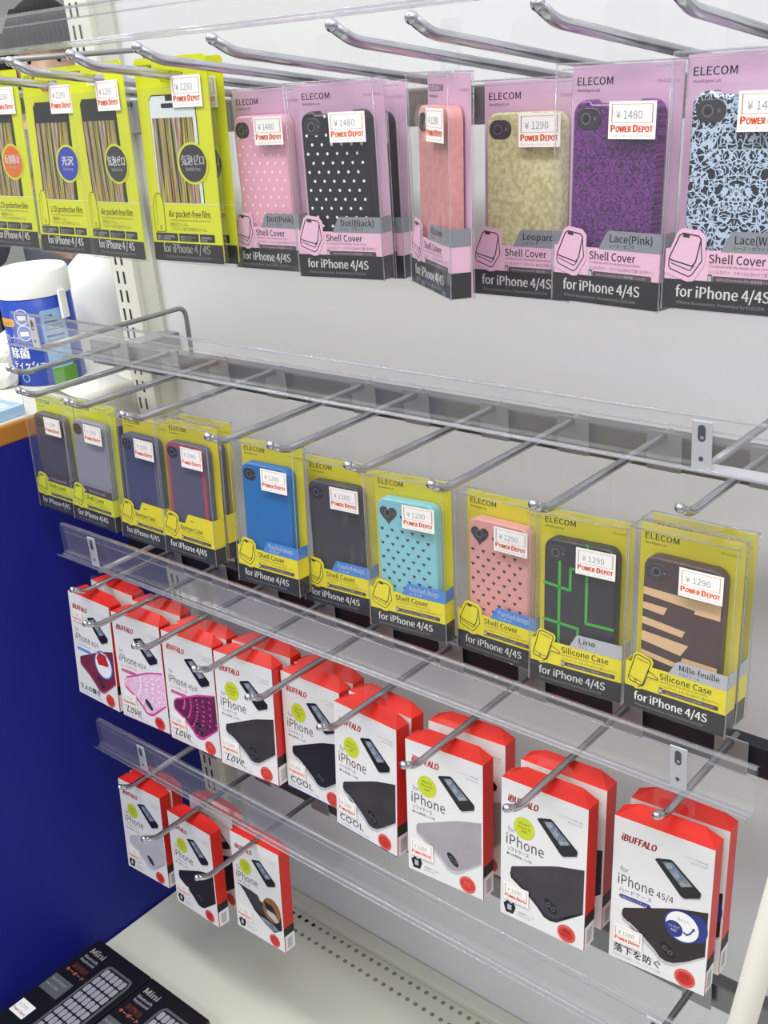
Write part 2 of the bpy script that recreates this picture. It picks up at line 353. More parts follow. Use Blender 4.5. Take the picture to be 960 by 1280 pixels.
def lace(name, base, thread, scale, thr, mirror=True):
    m = mat(name, base, .35, 0, .3); n = m.node_tree; b = n.nodes['Principled BSDF']
    t = n.nodes.new('ShaderNodeTexCoord'); s_ = n.nodes.new('ShaderNodeSeparateXYZ'); c = n.nodes.new('ShaderNodeCombineXYZ'); ab = n.nodes.new('ShaderNodeMath'); ab.operation = 'ABSOLUTE'
    n.links.new(t.outputs['Object'], s_.inputs[0]); n.links.new(s_.outputs[0], ab.inputs[0]); n.links.new(ab.outputs[0] if mirror else s_.outputs[0], c.inputs[0]); n.links.new(s_.outputs[2], c.inputs[1])
    nz = n.nodes.new('ShaderNodeTexNoise'); nz.inputs['Scale'].default_value = scale * .7; mx = n.nodes.new('ShaderNodeMixRGB'); mx.blend_type = 'LINEAR_LIGHT'; mx.inputs[0].default_value = .004
    n.links.new(c.outputs[0], nz.inputs[0]); n.links.new(c.outputs[0], mx.inputs[1]); n.links.new(nz.outputs[1], mx.inputs[2])
    vo = n.nodes.new('ShaderNodeTexVoronoi'); vo.feature = 'DISTANCE_TO_EDGE'; vo.inputs['Scale'].default_value = scale; n.links.new(mx.outputs[0], vo.inputs[0])
    v2 = n.nodes.new('ShaderNodeTexVoronoi'); v2.feature = 'F1'; v2.inputs['Scale'].default_value = scale * .55; n.links.new(mx.outputs[0], v2.inputs[0])
    g1 = n.nodes.new('ShaderNodeMath'); g1.operation = 'LESS_THAN'; g1.inputs[1].default_value = thr; n.links.new(vo.outputs[0], g1.inputs[0])
    w = n.nodes.new('ShaderNodeMath'); w.operation = 'PINGPONG'; w.inputs[1].default_value = .16; n.links.new(v2.outputs[0], w.inputs[0])
    g2 = n.nodes.new('ShaderNodeMath'); g2.operation = 'LESS_THAN'; g2.inputs[1].default_value = .034; n.links.new(w.outputs[0], g2.inputs[0])
    ma = n.nodes.new('ShaderNodeMath'); ma.operation = 'MAXIMUM'; n.links.new(g1.outputs[0], ma.inputs[0]); n.links.new(g2.outputs[0], ma.inputs[1])
    mc = n.nodes.new('ShaderNodeMixRGB'); mc.inputs[1].default_value = (*[lin(v) for v in base], 1); mc.inputs[2].default_value = (*[lin(v) for v in thread], 1)
    n.links.new(ma.outputs[0], mc.inputs[0]); n.links.new(mc.outputs[0], b.inputs['Base Color']); return m
EW, EH, ED = .078, .1385, .0165
def shell_icon(p, x, y, s, fill):
    o = [(0, .10), (.02, .30), (.30, 1.0), (.42, 1.08), (.86, 1.02), (.96, .92), (.98, .30), (.72, -.10), (.60, -.14), (.05, .02)]
    P_ = lambda L_: [(x + a * s, y + b * s) for a, b in L_]
    p.poly(P_([(-.10, -.02), (-.08, .34), (.24, 1.08), (.40, 1.18), (.90, 1.12), (1.06, .96), (1.06, .25), (.76, -.22), (.58, -.24)]), fill, 3)
    p.line(P_([(.02, .36), (.30, .98), (.40, 1.04), (.84, .98), (.92, .90), (.80, .30), (.70, .18), (.08, .32)]), .0007, INK, 4, True)
    p.line(P_([(.02, .32), (.02, .16), (.08, .08), (.62, -.10), (.72, -.04), (.98, .34), (.92, .86)]), .0006, INK, 4)
    p.line(P_([(.08, .24), (.64, .06), (.76, .20)]), .0005, INK, 4); p.line(P_([(.42, .98), (.56, .96)]), .0016, INK, 4)
def phone_icon(p, x, y, s, fill):
    P_ = lambda L_: [(x + a * s, y + b * s) for a, b in L_]
    p.poly(P_([(-.08, .10), (.22, 1.08), (.34, 1.16), (.86, 1.04), (.94, .92), (.86, .62), (1.20, .46), (1.22, .30), (.80, .26), (.52, -.20), (.30, -.24)]), fill, 3)
    p.line(P_([(.02, .12), (.26, 1.0), (.36, 1.06), (.80, .96), (.84, .86), (.58, .00), (.46, -.06), (.10, .02)]), .0007, INK, 4, True)
    p.line(P_([(.64, .22), (.78, .56), (1.12, .38), (1.10, .32), (.74, .34), (.60, -.02), (.40, -.16)]), .0006, INK, 4)
    p.ring(x + .30 * s, y + .06 * s, .05 * s, .02 * s, INK, 4); p.line(P_([(.08, .18), (.54, .06)]), .0005, INK, 4); p.line(P_([(.32, .92), (.74, .84)]), .0005, INK, 4)
def case_pkg(loc, yaw, roll, lean, hz, style, band, back, title, jp, tabtxt, tabjp, tabcol, price, label, case, icon='shell', group=None, tw=.034, ax=0.0):
    """clear box with card, printed sleeve and a phone case inside"""
    t = thing('phone_case_package', W(*loc), (-lean, -roll, yaw), label, 'phone case package', group)
    h = EW / 2
    m = MB(); m.bbox(-h, h, 0, ED, 0, EH, PVC, .0016)
    for a, b_ in (((-h, 0, EH), (h, 0, EH)), ((-h, ED, EH), (h, ED, EH)), ((h, 0, 0), (h, 0, EH)), ((-h, 0, 0), (-h, 0, EH)), ((h, ED, 0), (h, ED, EH)), ((h, 0, EH), (h, ED, EH)), ((-h, 0, EH), (-h, ED, EH)), ((-h, .006, EH - .003), (h, .006, EH - .003))):
        m.tube([a, b_], .00045, RAILE, 6)
    m.build('clear_box', t)
    # card at the back, folded along the left side
    m = MB(); m.box(-h + .001, h - .001, ED - .0016, ED - .001, .001, EH - .001, back)
    p = Print(m, Print.flat((-h, ED - .0016, 0), (1, 0, 0), (0, 0, 1), (0, -1, 0)))
    p.text('ELECOM', .0045, .1265, .0062, INK, 1, .0255, .010); p.text('MixedDigital Lab', .0047, .1228, .0022, INK, 1, .016)
    p.text('PS-A11PVL01', .060, .1268, .0026, PINKD if back == PINKB else OLIVE, 1, .0145)
    m.build('back_card', t)
    # sleeve round the bottom
    bk, bh, th = .0175, .0365 if band != PINK else .0345, .0475
    m = MB(); y = .0006
    m.box(-h + .0008, h - .0008, y, y + .0003, .0008, bh, band); m.box(h - .0011, h - .0008, y, ED - .002, .0008, bh, band); m.box(-h + .0008, -h + .0011, y, ED - .002, .0008, bh, band)
    p = Print(m, Print.flat((-h, y, 0), (1, 0, 0), (0, 0, 1), (0, -1, 0)))
    q = Print(m, Print.flat((h - .0008, 0, 0), (0, 1, 0), (0, 0, 1), (1, 0, 0)))
    p.rect(.0008, .0008, EW - .0008, bk, BLACK); q.rect(y, .0008, ED - .002, bk, BLACK)
    if tabcol == BROWNT: p.rect(.0008, bh, EW - .0008, bh + .0085, tabcol); p.text('0.4', .012, bh + .002, .0072, WHITE, 2, .009, .02); p.text('mm', .0215, bh + .002, .0045, WHITE, 2); p.text('Thickness shell', .034, bh + .0028, .0042, LGREY, 2, .030)
    else:
        p.poly([(tw, bh - .0005), (tw + .0055, bh + .0095), (tw + .0075, bh + .0108), (EW - .0008, bh + .0108), (EW - .0008, bh - .0005)], tabcol); q.rect(y, bh - .0005, ED - .002, bh + .0108, tabcol)
        tc_ = WHITE if tabcol == BLUET else INK
        p.text(tabtxt, tw + .008, bh + .0042, .0062, tc_, 2, min(.0295, .0034 * len(tabtxt)), .012); p.text(tabjp, tw + .008, bh + .0010, .0027, tc_, 2)
    # wrap of the side print
    p.text('for iPhone 4/4S', .0085, .0078, .0088, WHITE, 2, .056, .02)
    p.text('iPhone Accessories. Presented by ELECOM', .0095, .0036, .0025, GREY, 2, .052)
    dk = OLIVE if band != PINK else PINKD
    p.text(title, .0275, bh - .0068, .0066, INK, 2, .0030 * len(title), .006)
    p.text('Coordinate with the design of your phone', .0277, bh - .0092, .0020, dk, 2, .036)
    p.text(jp, .0277, bh - .0125, .0026, dk, 2, .013); p.text('スタイルにあわせて選べるデザイン', .0425, bh - .0125, .0024, dk, 2, .031)
    p.poly(rrect(.0305, bh - .0172, EW - .006, bh - .0139, .0008, 2), BROWNT, 2); p.text('with LCD protective film 液晶保護フィルム付', .033, bh - .0164, .0020, LGREY, 3, .035)
    p.poly(rrect(.0276, bh - .0178, .0302, bh - .0132, .0005, 2), INK, 3); p.rect(.0279, bh - .0170, .0299, bh - .0140, LGREY, 4)
    (shell_icon if icon == 'shell' else phone_icon)(p, .0030, .0215, .021, band)
    m.build('label_sleeve', t)
    # the phone case
    cw, ch, cb = .0585, .1120, .0065
    m = MB(); X = cw / 2
    if case.get('notch'): out = rrect(-X, 0, X, ch, .0085, 5); o2 = []
    out = rrect(-X, 0, X, ch, .0085, 5)
    if case.get('notch'):   # open top edge between two horns
        i0 = 5; out = out[:i0 + 1] + [(X - .012, ch), (X - .0135, ch - .0022), (-X + .0135, ch - .0022), (-X + .012, ch)] + out[i0 + 1:]
    slab(m, out, .0042, .0135, case['m'], .0016)
    p = Print(m, Print.flat((0, .0042, 0), (1, 0, 0), (0, 0, 1), (0, -1, 0)), .00012)
    if 'rim' in case:
        a = rrect(-X + .0005, .0005, X - .0005, ch - .0005, .008, 5); b_ = rrect(-X + .0052, .0052, X - .0052, ch - .0052, .005, 5); k = len(a)
        p.mb.add([p.fr(u, v, .00015) for u, v in a + b_], [(i, (i + 1) % k, k + (i + 1) % k, k + i) for i in range(k)], case['rim'])
    k = case.get('pat')
    if k == 'dots':
        for r_ in range(17):
            for c in range(7):
                u = -.0245 + c * .0088 + (.0044 if r_ % 2 else 0); v = .006 + r_ * .0064
                if u < X - .003 and not (u < -.009 and v > .096): p.poly(circ(u, v, .00115, n=9), case['c'], 1)
    if k == 'hearts':
        for r_ in range(16):
            for c in range(6):
                u = -.0245 + c * .0102 + (.0051 if r_ % 2 else 0); v = .008 + r_ * .0064
                if u < X - .004 and not (u < -.008 and v > .091): p.poly(heart(u, v, .00175), case['c'], 1)
    if k == 'line':
        G = case['c']
        for L_ in ([(-.016, .104), (-.016, 0)], [(-.029, .076), (-.007, .0735), (-.007, .091), (.0065, .091), (.0065, .050), (.0285, .050)], [(-.029, .046), (.0, .044), (.0, .004)], [(.0065, .112), (.0065, .090)]):
            p.line(L_, .0022, G, 1)
    if k == 'steps':
        G = case['c']
        for Q in ([(-.0285, .0885), (.006, .0875), (.006, .092), (.0285, .0905), (.0285, .077), (.0095, .0775), (.0105, .080), (-.0285, .083)],
                  [(-.0285, .077), (-.010, .0765), (-.0125, .0705), (-.0285, .0720)], [(-.0285, .066), (.004, .0625), (.002, .0575), (-.0285, .0605)],
                  [(-.0285, .055), (.007, .0525), (.0015, .0435), (-.0285, .0475)], [(-.0285, .0405), (-.001, .037), (-.004, .0335), (-.0285, .0365)],
                  [(.0035, .0425), (.0285, .042), (.0285, .0375), (.001, .0375)], [(-.001, .034), (.0285, .033), (.0285, .024), (-.0065, .0245)], [(-.0285, .029), (-.012, .027), (-.014, .022), (-.0285, .023)]): p.poly(Q, G, 1)
    co = m.build('phone_case', t, (0, 0, cb))
    m = MB()
    if case.get('cam') == 'heart':
        slab(m, heart(-.0175, ch - .0135, .0088)[::-1] if False else heart(-.0175, ch - .0135, .0088), .0038, .0044, LENS, .0002)
        lx, lz = -.0180, ch - .0125
    else:
        slab(m, rrect(-.0265, ch - .0165, -.0110 if not case.get('wide') else -.009, ch - .0045, .0058, 5), .0038, .0044, LENS, .0003); lx, lz = -.0195, ch - .0105
    p = Print(m, Print.flat((0, .0038, 0), (1, 0, 0), (0, 0, 1), (0, -1, 0)), .00012)
    p.ring(lx, lz, .0034, .0009, LENSR, 1); p.poly(circ(lx, lz, .0018, n=14), INK, 2); p.poly(circ(lx + .0065, lz, .0011, n=10), LENSR, 1)
    m.build('camera_hole', co)
    sticker(t, price, -.0003, -h + .0385, .0970, .0315, .0205)
    tab(t, EW, ED + .0004, EH - .012, hz, hz + .024, .036, ax)
    return t
def slotx(loc, yaw, lean, H, D):   # where the hook passes, in the surveyed frame
    return loc[0] - math.sin(yaw) * D, loc[1] + math.cos(yaw) * D + math.sin(lean) * H
def C(name, rgb, rough=.4, coat=.2): return mat('case_' + name, rgb, rough, 0, coat)
leo = noisy('case_leopard', (222, 218, 172), (186, 180, 122), 330, .4)
lacep = lace('case_lace_purple', (116, 54, 132), (62, 30, 76), 270, .055)
lacew = lace('case_lace_white', (22, 26, 42), (182, 200, 222), 235, .08)
WD = mat('dot_white', (236, 232, 236), .4); HT = mat('heart_dark', (58, 60, 70), .5)
E_ROWS = [
 # id, row, loc, yaw, roll, lean, band, back, title, jp, tab, tabjp, tabcol, price, label, case, icon, tip y
 ('dp', 1, (-.6634, .612, -.1605), 0, .005, .031, PINK, PINKB, 'Shell Cover', 'シェルカバー', 'Dot(Pink)', 'ドット・ピンク', GREY, '1480', 'pink phone case with small white dots in a clear box, top row', dict(m=C('dot_pink', (232, 168, 190)), pat='dots', c=WD), .515),
 ('db', 1, (-.5695, .5966, -.1583), .121, -.002, .037, PINK, PINKB, 'Shell Cover', 'シェルカバー', 'Dot(Black)', 'ドット・ブラック', GREY, '1480', 'black phone case with white polka dots in a clear box with a pink card', dict(m=C('dot_navy', (22, 22, 36)), pat='dots', c=WD, notch=1), .503),
 ('rb', 1, (-.4708, .5796, -.1567), -.55, 0, .05, PINK, PINKB, 'Shell Cover', 'シェルカバー', 'Ribbon', 'リボン', GREY, '1290', 'coral pink phone case in a clear box hanging turned sideways, top row', dict(m=noisy('case_coral', (216, 152, 150), (204, 138, 140), 200, .4)), .497),
 ('lp', 1, (-.421, .612, -.1650), 0, -.001, .073, PINK, PINKB, 'Shell Cover', 'シェルカバー', 'Leopard', 'レオパード', GREY, '1290', 'pale olive leopard print phone case in a clear box with pink card, top row', dict(m=leo, wide=1), .518),
 ('lk', 1, (-.3408, .585, -.1580), -.089, -.011, .063, PINK, PINKB, 'Shell Cover', 'シェルカバー', 'Lace(Pink)', 'レース・ピンク', GREY, '1480', 'purple lace patterned phone case in a clear box with pink card, top row', dict(m=lacep, notch=1, wide=1), .520),
 ('lw', 1, (-.2610, .5812, -.1553), 0, -.004, .080, PINK, PINKB, 'Shell Cover', 'シェルカバー', 'Lace(White)', 'レース・ホワイト', GREY, '1480', 'white on black lace phone case in a clear box, right end of top row', dict(m=lacew, notch=1, wide=1), .515),
 ('s1', 2, (-1.107, .635, -.4780), 0, -.003, .057, LIME, LIME, 'Shell Cover', 'シェルカバー', '', '', BROWNT, '1280', 'dark translucent phone case in a lime box at the far left of the second row', dict(m=C('smoke', (74, 74, 84))), .606),
 ('s2', 2, (-1.002, .615, -.4650), 0, -.007, .087, LIME, LIME, 'Shell Cover', 'シェルカバー', '', '', BROWNT, '1280', 'frosted grey phone case in a lime box, second from the left in the second row', dict(m=C('frost', (140, 142, 154))), .560),
 ('b1', 2, (-.917, .618, -.4685), 0, -.004, .080, YEL, YELB, 'Bumper Case', 'バンパーケース', '', '', None, '1980', 'grey rimmed navy bumper phone case in a yellow box, second row', dict(m=C('navy', (66, 70, 104)), rim=C('bumper_grey', (98, 100, 120))), .560),
 ('b2', 2, (-.8283, .6083, -.4598), .007, .004, .090, YEL, YELB, 'Bumper Case', 'バンパーケース', '', '', None, '1980', 'red rimmed bumper phone case in a yellow box, front one of two on its hook', dict(m=C('slate', (88, 84, 108)), rim=C('bumper_red', (168, 74, 80))), .560),
 ('bl', 2, (-.7037, .5989, -.4564), .053, 0, .088, YEL, YELB, 'Shell Cover', 'シェルカバー', 'Punched design', 'パンチング', BLUET, '1280', 'plain bright blue phone case in a yellow box in the second row', dict(m=C('blue', (28, 108, 176))), .556),
 ('bk', 2, (-.6368, .620, -.4680), .075, .004, .066, YEL, YELB, 'Shell Cover', 'シェルカバー', 'Punched design', 'パンチング', BLUET, '1280', 'plain charcoal phone case in a yellow box between the blue and mint ones', dict(m=C('charcoal', (66, 64, 68))), .566),
 ('mi', 2, (-.5473, .6121, -.4637), .099, .003, .069, YEL, YELB, 'Shell Cover', 'シェルカバー', 'Punched design', 'パンチング', BLUET, '1290', 'mint blue phone case punched with small hearts in a yellow box', dict(m=C('mint', (132, 196, 206)), pat='hearts', c=HT, cam='heart'), .562),
 ('pk', 2, (-.468, .628, -.4714), 0, .002, .073, YEL, YELB, 'Shell Cover', 'シェルカバー', 'Punched design', 'パンチング', BLUET, '1290', 'salmon pink phone case punched with small hearts in a yellow box', dict(m=C('salmon', (224, 158, 152)), pat='hearts', c=HT, cam='heart'), .562),
 ('li', 2, (-.3830, .6112, -.4633), .064, .006, .090, YEL, YELB, 'Silicone Case', 'シリコンケース', 'Line', 'ライン', LGREY, '1290', 'black silicone phone case with green angular lines in a yellow box', dict(m=C('black', (44, 44, 50)), pat='line', c=mat('line_green', (64, 168, 62), .45)), .567),
 ('ml', 2, (-.2981, .6033, -.4542), -.008, .007, .080, YEL, YELB, 'Silicone Case', 'シリコンケース', 'Mille-feuille', 'ミルフィーユ', LGREY, '1290', 'brown phone case with beige stepped stripes in a yellow box, front one of two', dict(m=C('brown', (74, 52, 54)), pat='steps', c=mat('step_beige', (216, 180, 136), .5)), .608),
]
short = {'dp': 'pink dotted', 'db': 'black dotted', 'rb': 'sideways coral', 'lp': 'leopard print', 'lk': 'purple lace', 'lw': 'white lace', 's1': 'far left dark translucent', 's2': 'frosted grey', 'b1': 'grey rimmed navy', 'b2': 'red rimmed', 'bl': 'blue', 'bk': 'charcoal', 'mi': 'mint heart', 'pk': 'salmon heart', 'li': 'green lined black', 'ml': 'brown and beige'}
for (i, row, loc, yaw, roll, lean, band, back, title, jp, tt, tj, tcol, price, label, case, ty) in E_ROWS:
    hx, hy = slotx(loc, yaw, lean, EH, ED); ax = .012 if i == 's1' else 0; hx += ax
    zb = hook(row, hx, ty, f'chrome hook holding the {short[i]} phone case package', .0036 if row == 1 else .0033)
    vs = (zb(hy) - loc[2]) / math.cos(lean) - .0008
    tcol2 = tcol or band
    pk = case_pkg(loc, yaw, roll, lean, vs, None, band, back, title, jp, tt or ' .', tj or '.', tcol2, price, label, case, 'phone' if 'Silicone' in title else 'shell', 'pink boxed phone cases' if row == 1 else 'yellow boxed phone cases', ax=ax)
    if i in ('db', 'b2', 'ml'):
        dy = .0176 if i != 'db' else .0235
        dup(pk, (0, dy, (zb(hy + dy) - zb(hy))), {'db': 'pink card phone case package hidden behind the front polka dotted black one', 'b2': 'yellow box with a bumper phone case just behind the red rimmed one', 'ml': 'yellow phone case box directly behind the brown and beige striped one'}[i])
# ------------------------------------------------------------------ screen film packs
def stripes(name):
    m = mat(name, (120, 110, 90), .35, 0, .3); n = m.node_tree; b = n.nodes['Principled BSDF']
    t = n.nodes.new('ShaderNodeTexCoord'); mp_ = n.nodes.new('ShaderNodeMapping'); mp_.inputs['Scale'].default_value = (230, 0, 5); mp_.inputs['Rotation'].default_value = (0, .04, 0)
    x = n.nodes.new('ShaderNodeTexNoise'); x.inputs['Scale'].default_value = 1; x.inputs['Detail'].default_value = 1.5
    r = n.nodes.new('ShaderNodeValToRGB'); r.color_ramp.elements.remove(r.color_ramp.elements[0])
    cs = [(.36, (30, 26, 22)), (.405, (138, 122, 112)), (.435, (206, 186, 30)), (.465, (46, 54, 24)), (.50, (190, 182, 170)), (.53, (150, 56, 34)), (.56, (84, 78, 76)), (.60, (214, 204, 50)), (.66, (36, 28, 24))]
    r.color_ramp.elements[0].position = .25; r.color_ramp.elements[0].color = (*[lin(v) for v in (60, 52, 44)], 1)
    for p_, c in cs: q = r.color_ramp.elements.new(p_); q.color = (*[lin(v) for v in c], 1)
    n.links.new(t.outputs['Object'], mp_.inputs[0]); n.links.new(mp_.outputs[0], x.inputs[0]); n.links.new(x.outputs[0], r.inputs[0]); n.links.new(r.outputs[0], b.inputs['Base Color']); return m
STR = stripes('film_stripes'); CREAM = mat('film_line', (226, 226, 170), .5); FWH = mat('film_white_frame', (218, 226, 226), .4)
def film(loc, yaw, roll, lean, hz, badge, btxt, bsub, title, jp, frame, label, hx=0):
    w, H = .0835, .1595; h = w / 2
    t = thing('screen_film_pack', W(*loc), (-lean, -roll, yaw), label, 'screen film pack', 'lime screen film packs')
    m = MB(); y = .0006
    # card with hanging slot
    s0, s1 = hz - .0044, hz + .0044; x0, x1 = -.0155, .0155
    o = rrect(-h, 0, h, H, .003, 3); i = rrect(x0, s0, x1, s1, .0043, 3); k = len(o)
    for yy, sg in ((y, 1), (y + .0012, -1)):
        m.add([(u, yy, v) for u, v in o + i], [(a, (a + 1) % k, k + (a + 1) % k, k + a) for a in range(k)], LIME)
    m.add([(u, yy, v) for yy in (y, y + .0012) for u, v in o], [(a, (a + 1) % k, k + (a + 1) % k, k + a) for a in range(k)], LIME)
    m.add([(u, yy, v) for yy in (y, y + .0012) for u, v in i], [(a, (a + 1) % k, k + (a + 1) % k, k + a) for a in range(k)], LIME)
    p = Print(m, Print.flat((-h, y, 0), (w, 0, 0), (0, 0, H), (0, -1, 0)))
    p.rect(.0, .0, 1, .095, BLACK)
    p.text('for iPhone 4 / 4S', .14, .045, .062, WHITE, 2, .68, .022); p.text('iPhone Accessories. Presented by ELECOM', .16, .018, .018, GREY, 2, .66)
    p.text('ELECOM', .05, .945, .036, INK, 1, .20, .02)
    for a, b_, s_ in ((.05, .37, '高い透明性'), (.39, .67, '気泡が入りにくい'), (.69, .90, '極薄設計')): p.rect(a, .105, b_, .145, INK, 1); p.text(s_, a + .02, .122, .015, LGREY, 2, b_ - a - .06); p.text(s_, a + .02, .110, .012, LGREY, 2, b_ - a - .12)
    p.text(title, .27, .228, .046, INK, 2, .60, .004); p.text('Prevents from fingerprints and scratches on the screen', .28, .208, .014, OLIVE, 2, .58)
    p.text(jp, .28, .182, .024, OLIVE, 2, .26); p.text('バブルフリー加工で気泡ゼロフィルム', .28, .160, .022, OLIVE, 2, .52)
    p.rect(.0, .294, 1, .299, CREAM, 1)
    # phone picture
    sx0, sx1 = .16, .80
    p.poly([(sx0 - .005, .299), (sx0 - .005, .800), (sx0 + .04, .826), (sx1 - .03, .826), (sx1 + .012, .800), (sx1 + .012, .299)], INK, 1)
    p.poly([(sx0, .299), (sx0, .795), (sx0 + .045, .820), (sx1 - .045, .820), (sx1, .795), (sx1, .299)], frame, 2)
    if frame == FWH:
        p.rect(.40, .796, .56, .822, INK, 3); p.poly(rrect(.33, .762, .62, .784, .01, 2), INK, 3)
    p.rect(sx0 + .02, .300, sx1 - .04, .715, STR, 3)
    p.poly(circ(.70, .495, .215, .103), LIME, 4); p.poly(circ(.70, .495, .19, .091), badge, 5)
    p.text(btxt, .70, .490, .058, WHITE, 6, .32 if len(btxt) > 2 else .22, .03, 0, 0, 'C'); p.text(bsub, .70, .458, .026, LGREY, 6, .2, 0, 0, 0, 'C')
    # bottle shaped icon
    ic = [(.06, .165), (.06, .29), (.085, .325), (.12, .345), (.17, .345), (.20, .32), (.21, .29), (.21, .165), (.19, .15), (.08, .15)]
    p.poly([(a, b_ + .006 * (1 if b_ > .25 else -1)) for a, b_ in ic], LIME, 4); p.line(ic, .006, OLIVE, 5, True); p.line([(.10, .29), (.12, .33)], .006, OLIVE, 5); p.line([(.10, .29), (.10, .18)], .005, OLIVE, 5); p.ring(.145, .172, .018, .006, OLIVE, 5, .012)
    m.build('card', t)
    m = MB(); m.box(-h - .002, h + .003, -.0004, .0030, -.0015, H * .86, PVC); m.build('clear_sleeve', t)
    sticker(t, '1280', -.0006, -h + .043, .1215, .034, .0235)
    return t
FB = mat('badge_black', (52, 50, 54), .4); FO = mat('badge_orange', (220, 104, 30), .4); FU = mat('badge_blue', (48, 62, 170), .4)
FL = [((-.9960, .587, -.1512), 0, -.002, .07, FO, '反射防止', 'Anti-glare', 'LCD protective film', '液晶保護フィルム', INK, 'lime film pack with orange round badge at the left end of the top row', .50),
      ((-.9076, .5865, -.1530), 0, -.002, .088, FU, '光沢', 'Glossy', 'LCD protective film', '液晶保護フィルム', INK, 'lime film pack with blue round badge in the top row', .51),
      ((-.8249, .5836, -.1528), -.067, .006, .046, FB, '気泡ゼロ', 'Bubble free', 'Air pocket-free film', '気泡ゼロフィルム', INK, 'lime film pack with black badge over a black phone picture', .515),
      ((-.7370, .5902, -.1534), .052, -.005, .058, FB, '気泡ゼロ', 'Bubble free', 'Air pocket-free film', '気泡ゼロフィルム', FWH, 'lime film pack with black badge over a white framed phone picture, front one', .511)]
for n_, (loc, yaw, roll, lean, bc, bt, bs, ti, jp, fr, label, ty) in enumerate(FL):
    hx, hy = slotx(loc, yaw, lean, .15, .001)
    zb = hook(1, hx, ty, 'chrome top row hook through the lime film pack with the ' + ['orange badge', 'blue badge', 'black phone picture', 'white phone picture'][n_], .0036)
    f = film(loc, yaw, roll, lean, (zb(hy) - loc[2]) / math.cos(lean) - .0005, bc, bt, bs, ti, jp, fr, label)
    if n_ == 3: dup(f, (0.004, .012, -.002), 'lime film pack just behind the one with the white framed phone picture')
# ------------------------------------------------------------------ red and white cartons
UW, UH, UD = .0827, .1377, .0170
SIL = mat('art_silver', (190, 190, 196), .4); PHB = mat('art_phone_black', (34, 32, 36), .35); SCR = noisy('art_screen', (92, 108, 136), (158, 164, 172), 160, .3)
BADG = mat('art_badge_lime', (196, 208, 52), .45); NAVY = mat('art_navy', (40, 56, 130), .45); JPB = mat('art_jp_blue', (48, 60, 120), .5); JPM = mat('art_jp_magenta', (196, 50, 130), .5); SKY = mat('art_sky_blue', (40, 130, 210), .45)
A = {k: noisy('art_' + k, a, b_, s_, .42) for k, a, b_, s_ in (
 ('burgundy', (128, 48, 70), (112, 40, 60), 30), ('pinklace', (226, 160, 206), (240, 214, 234), 260), ('magentalace', (130, 44, 96), (60, 30, 44), 240), ('black', (62, 60, 62), (52, 50, 52), 30),
 ('inkblack', (36, 34, 42), (30, 28, 36), 30), ('gray', (168, 162, 168), (158, 152, 158), 25), ('dark', (62, 60, 66), (52, 50, 56), 25), ('brownblack', (52, 42, 42), (44, 35, 36), 25), ('lightgrey', (190, 188, 196), (178, 176, 186), 25))}
PINKR = mat('art_pink_rim', (206, 78, 150), .4); BURR = mat('art_burgundy_rim', (160, 80, 100), .4)
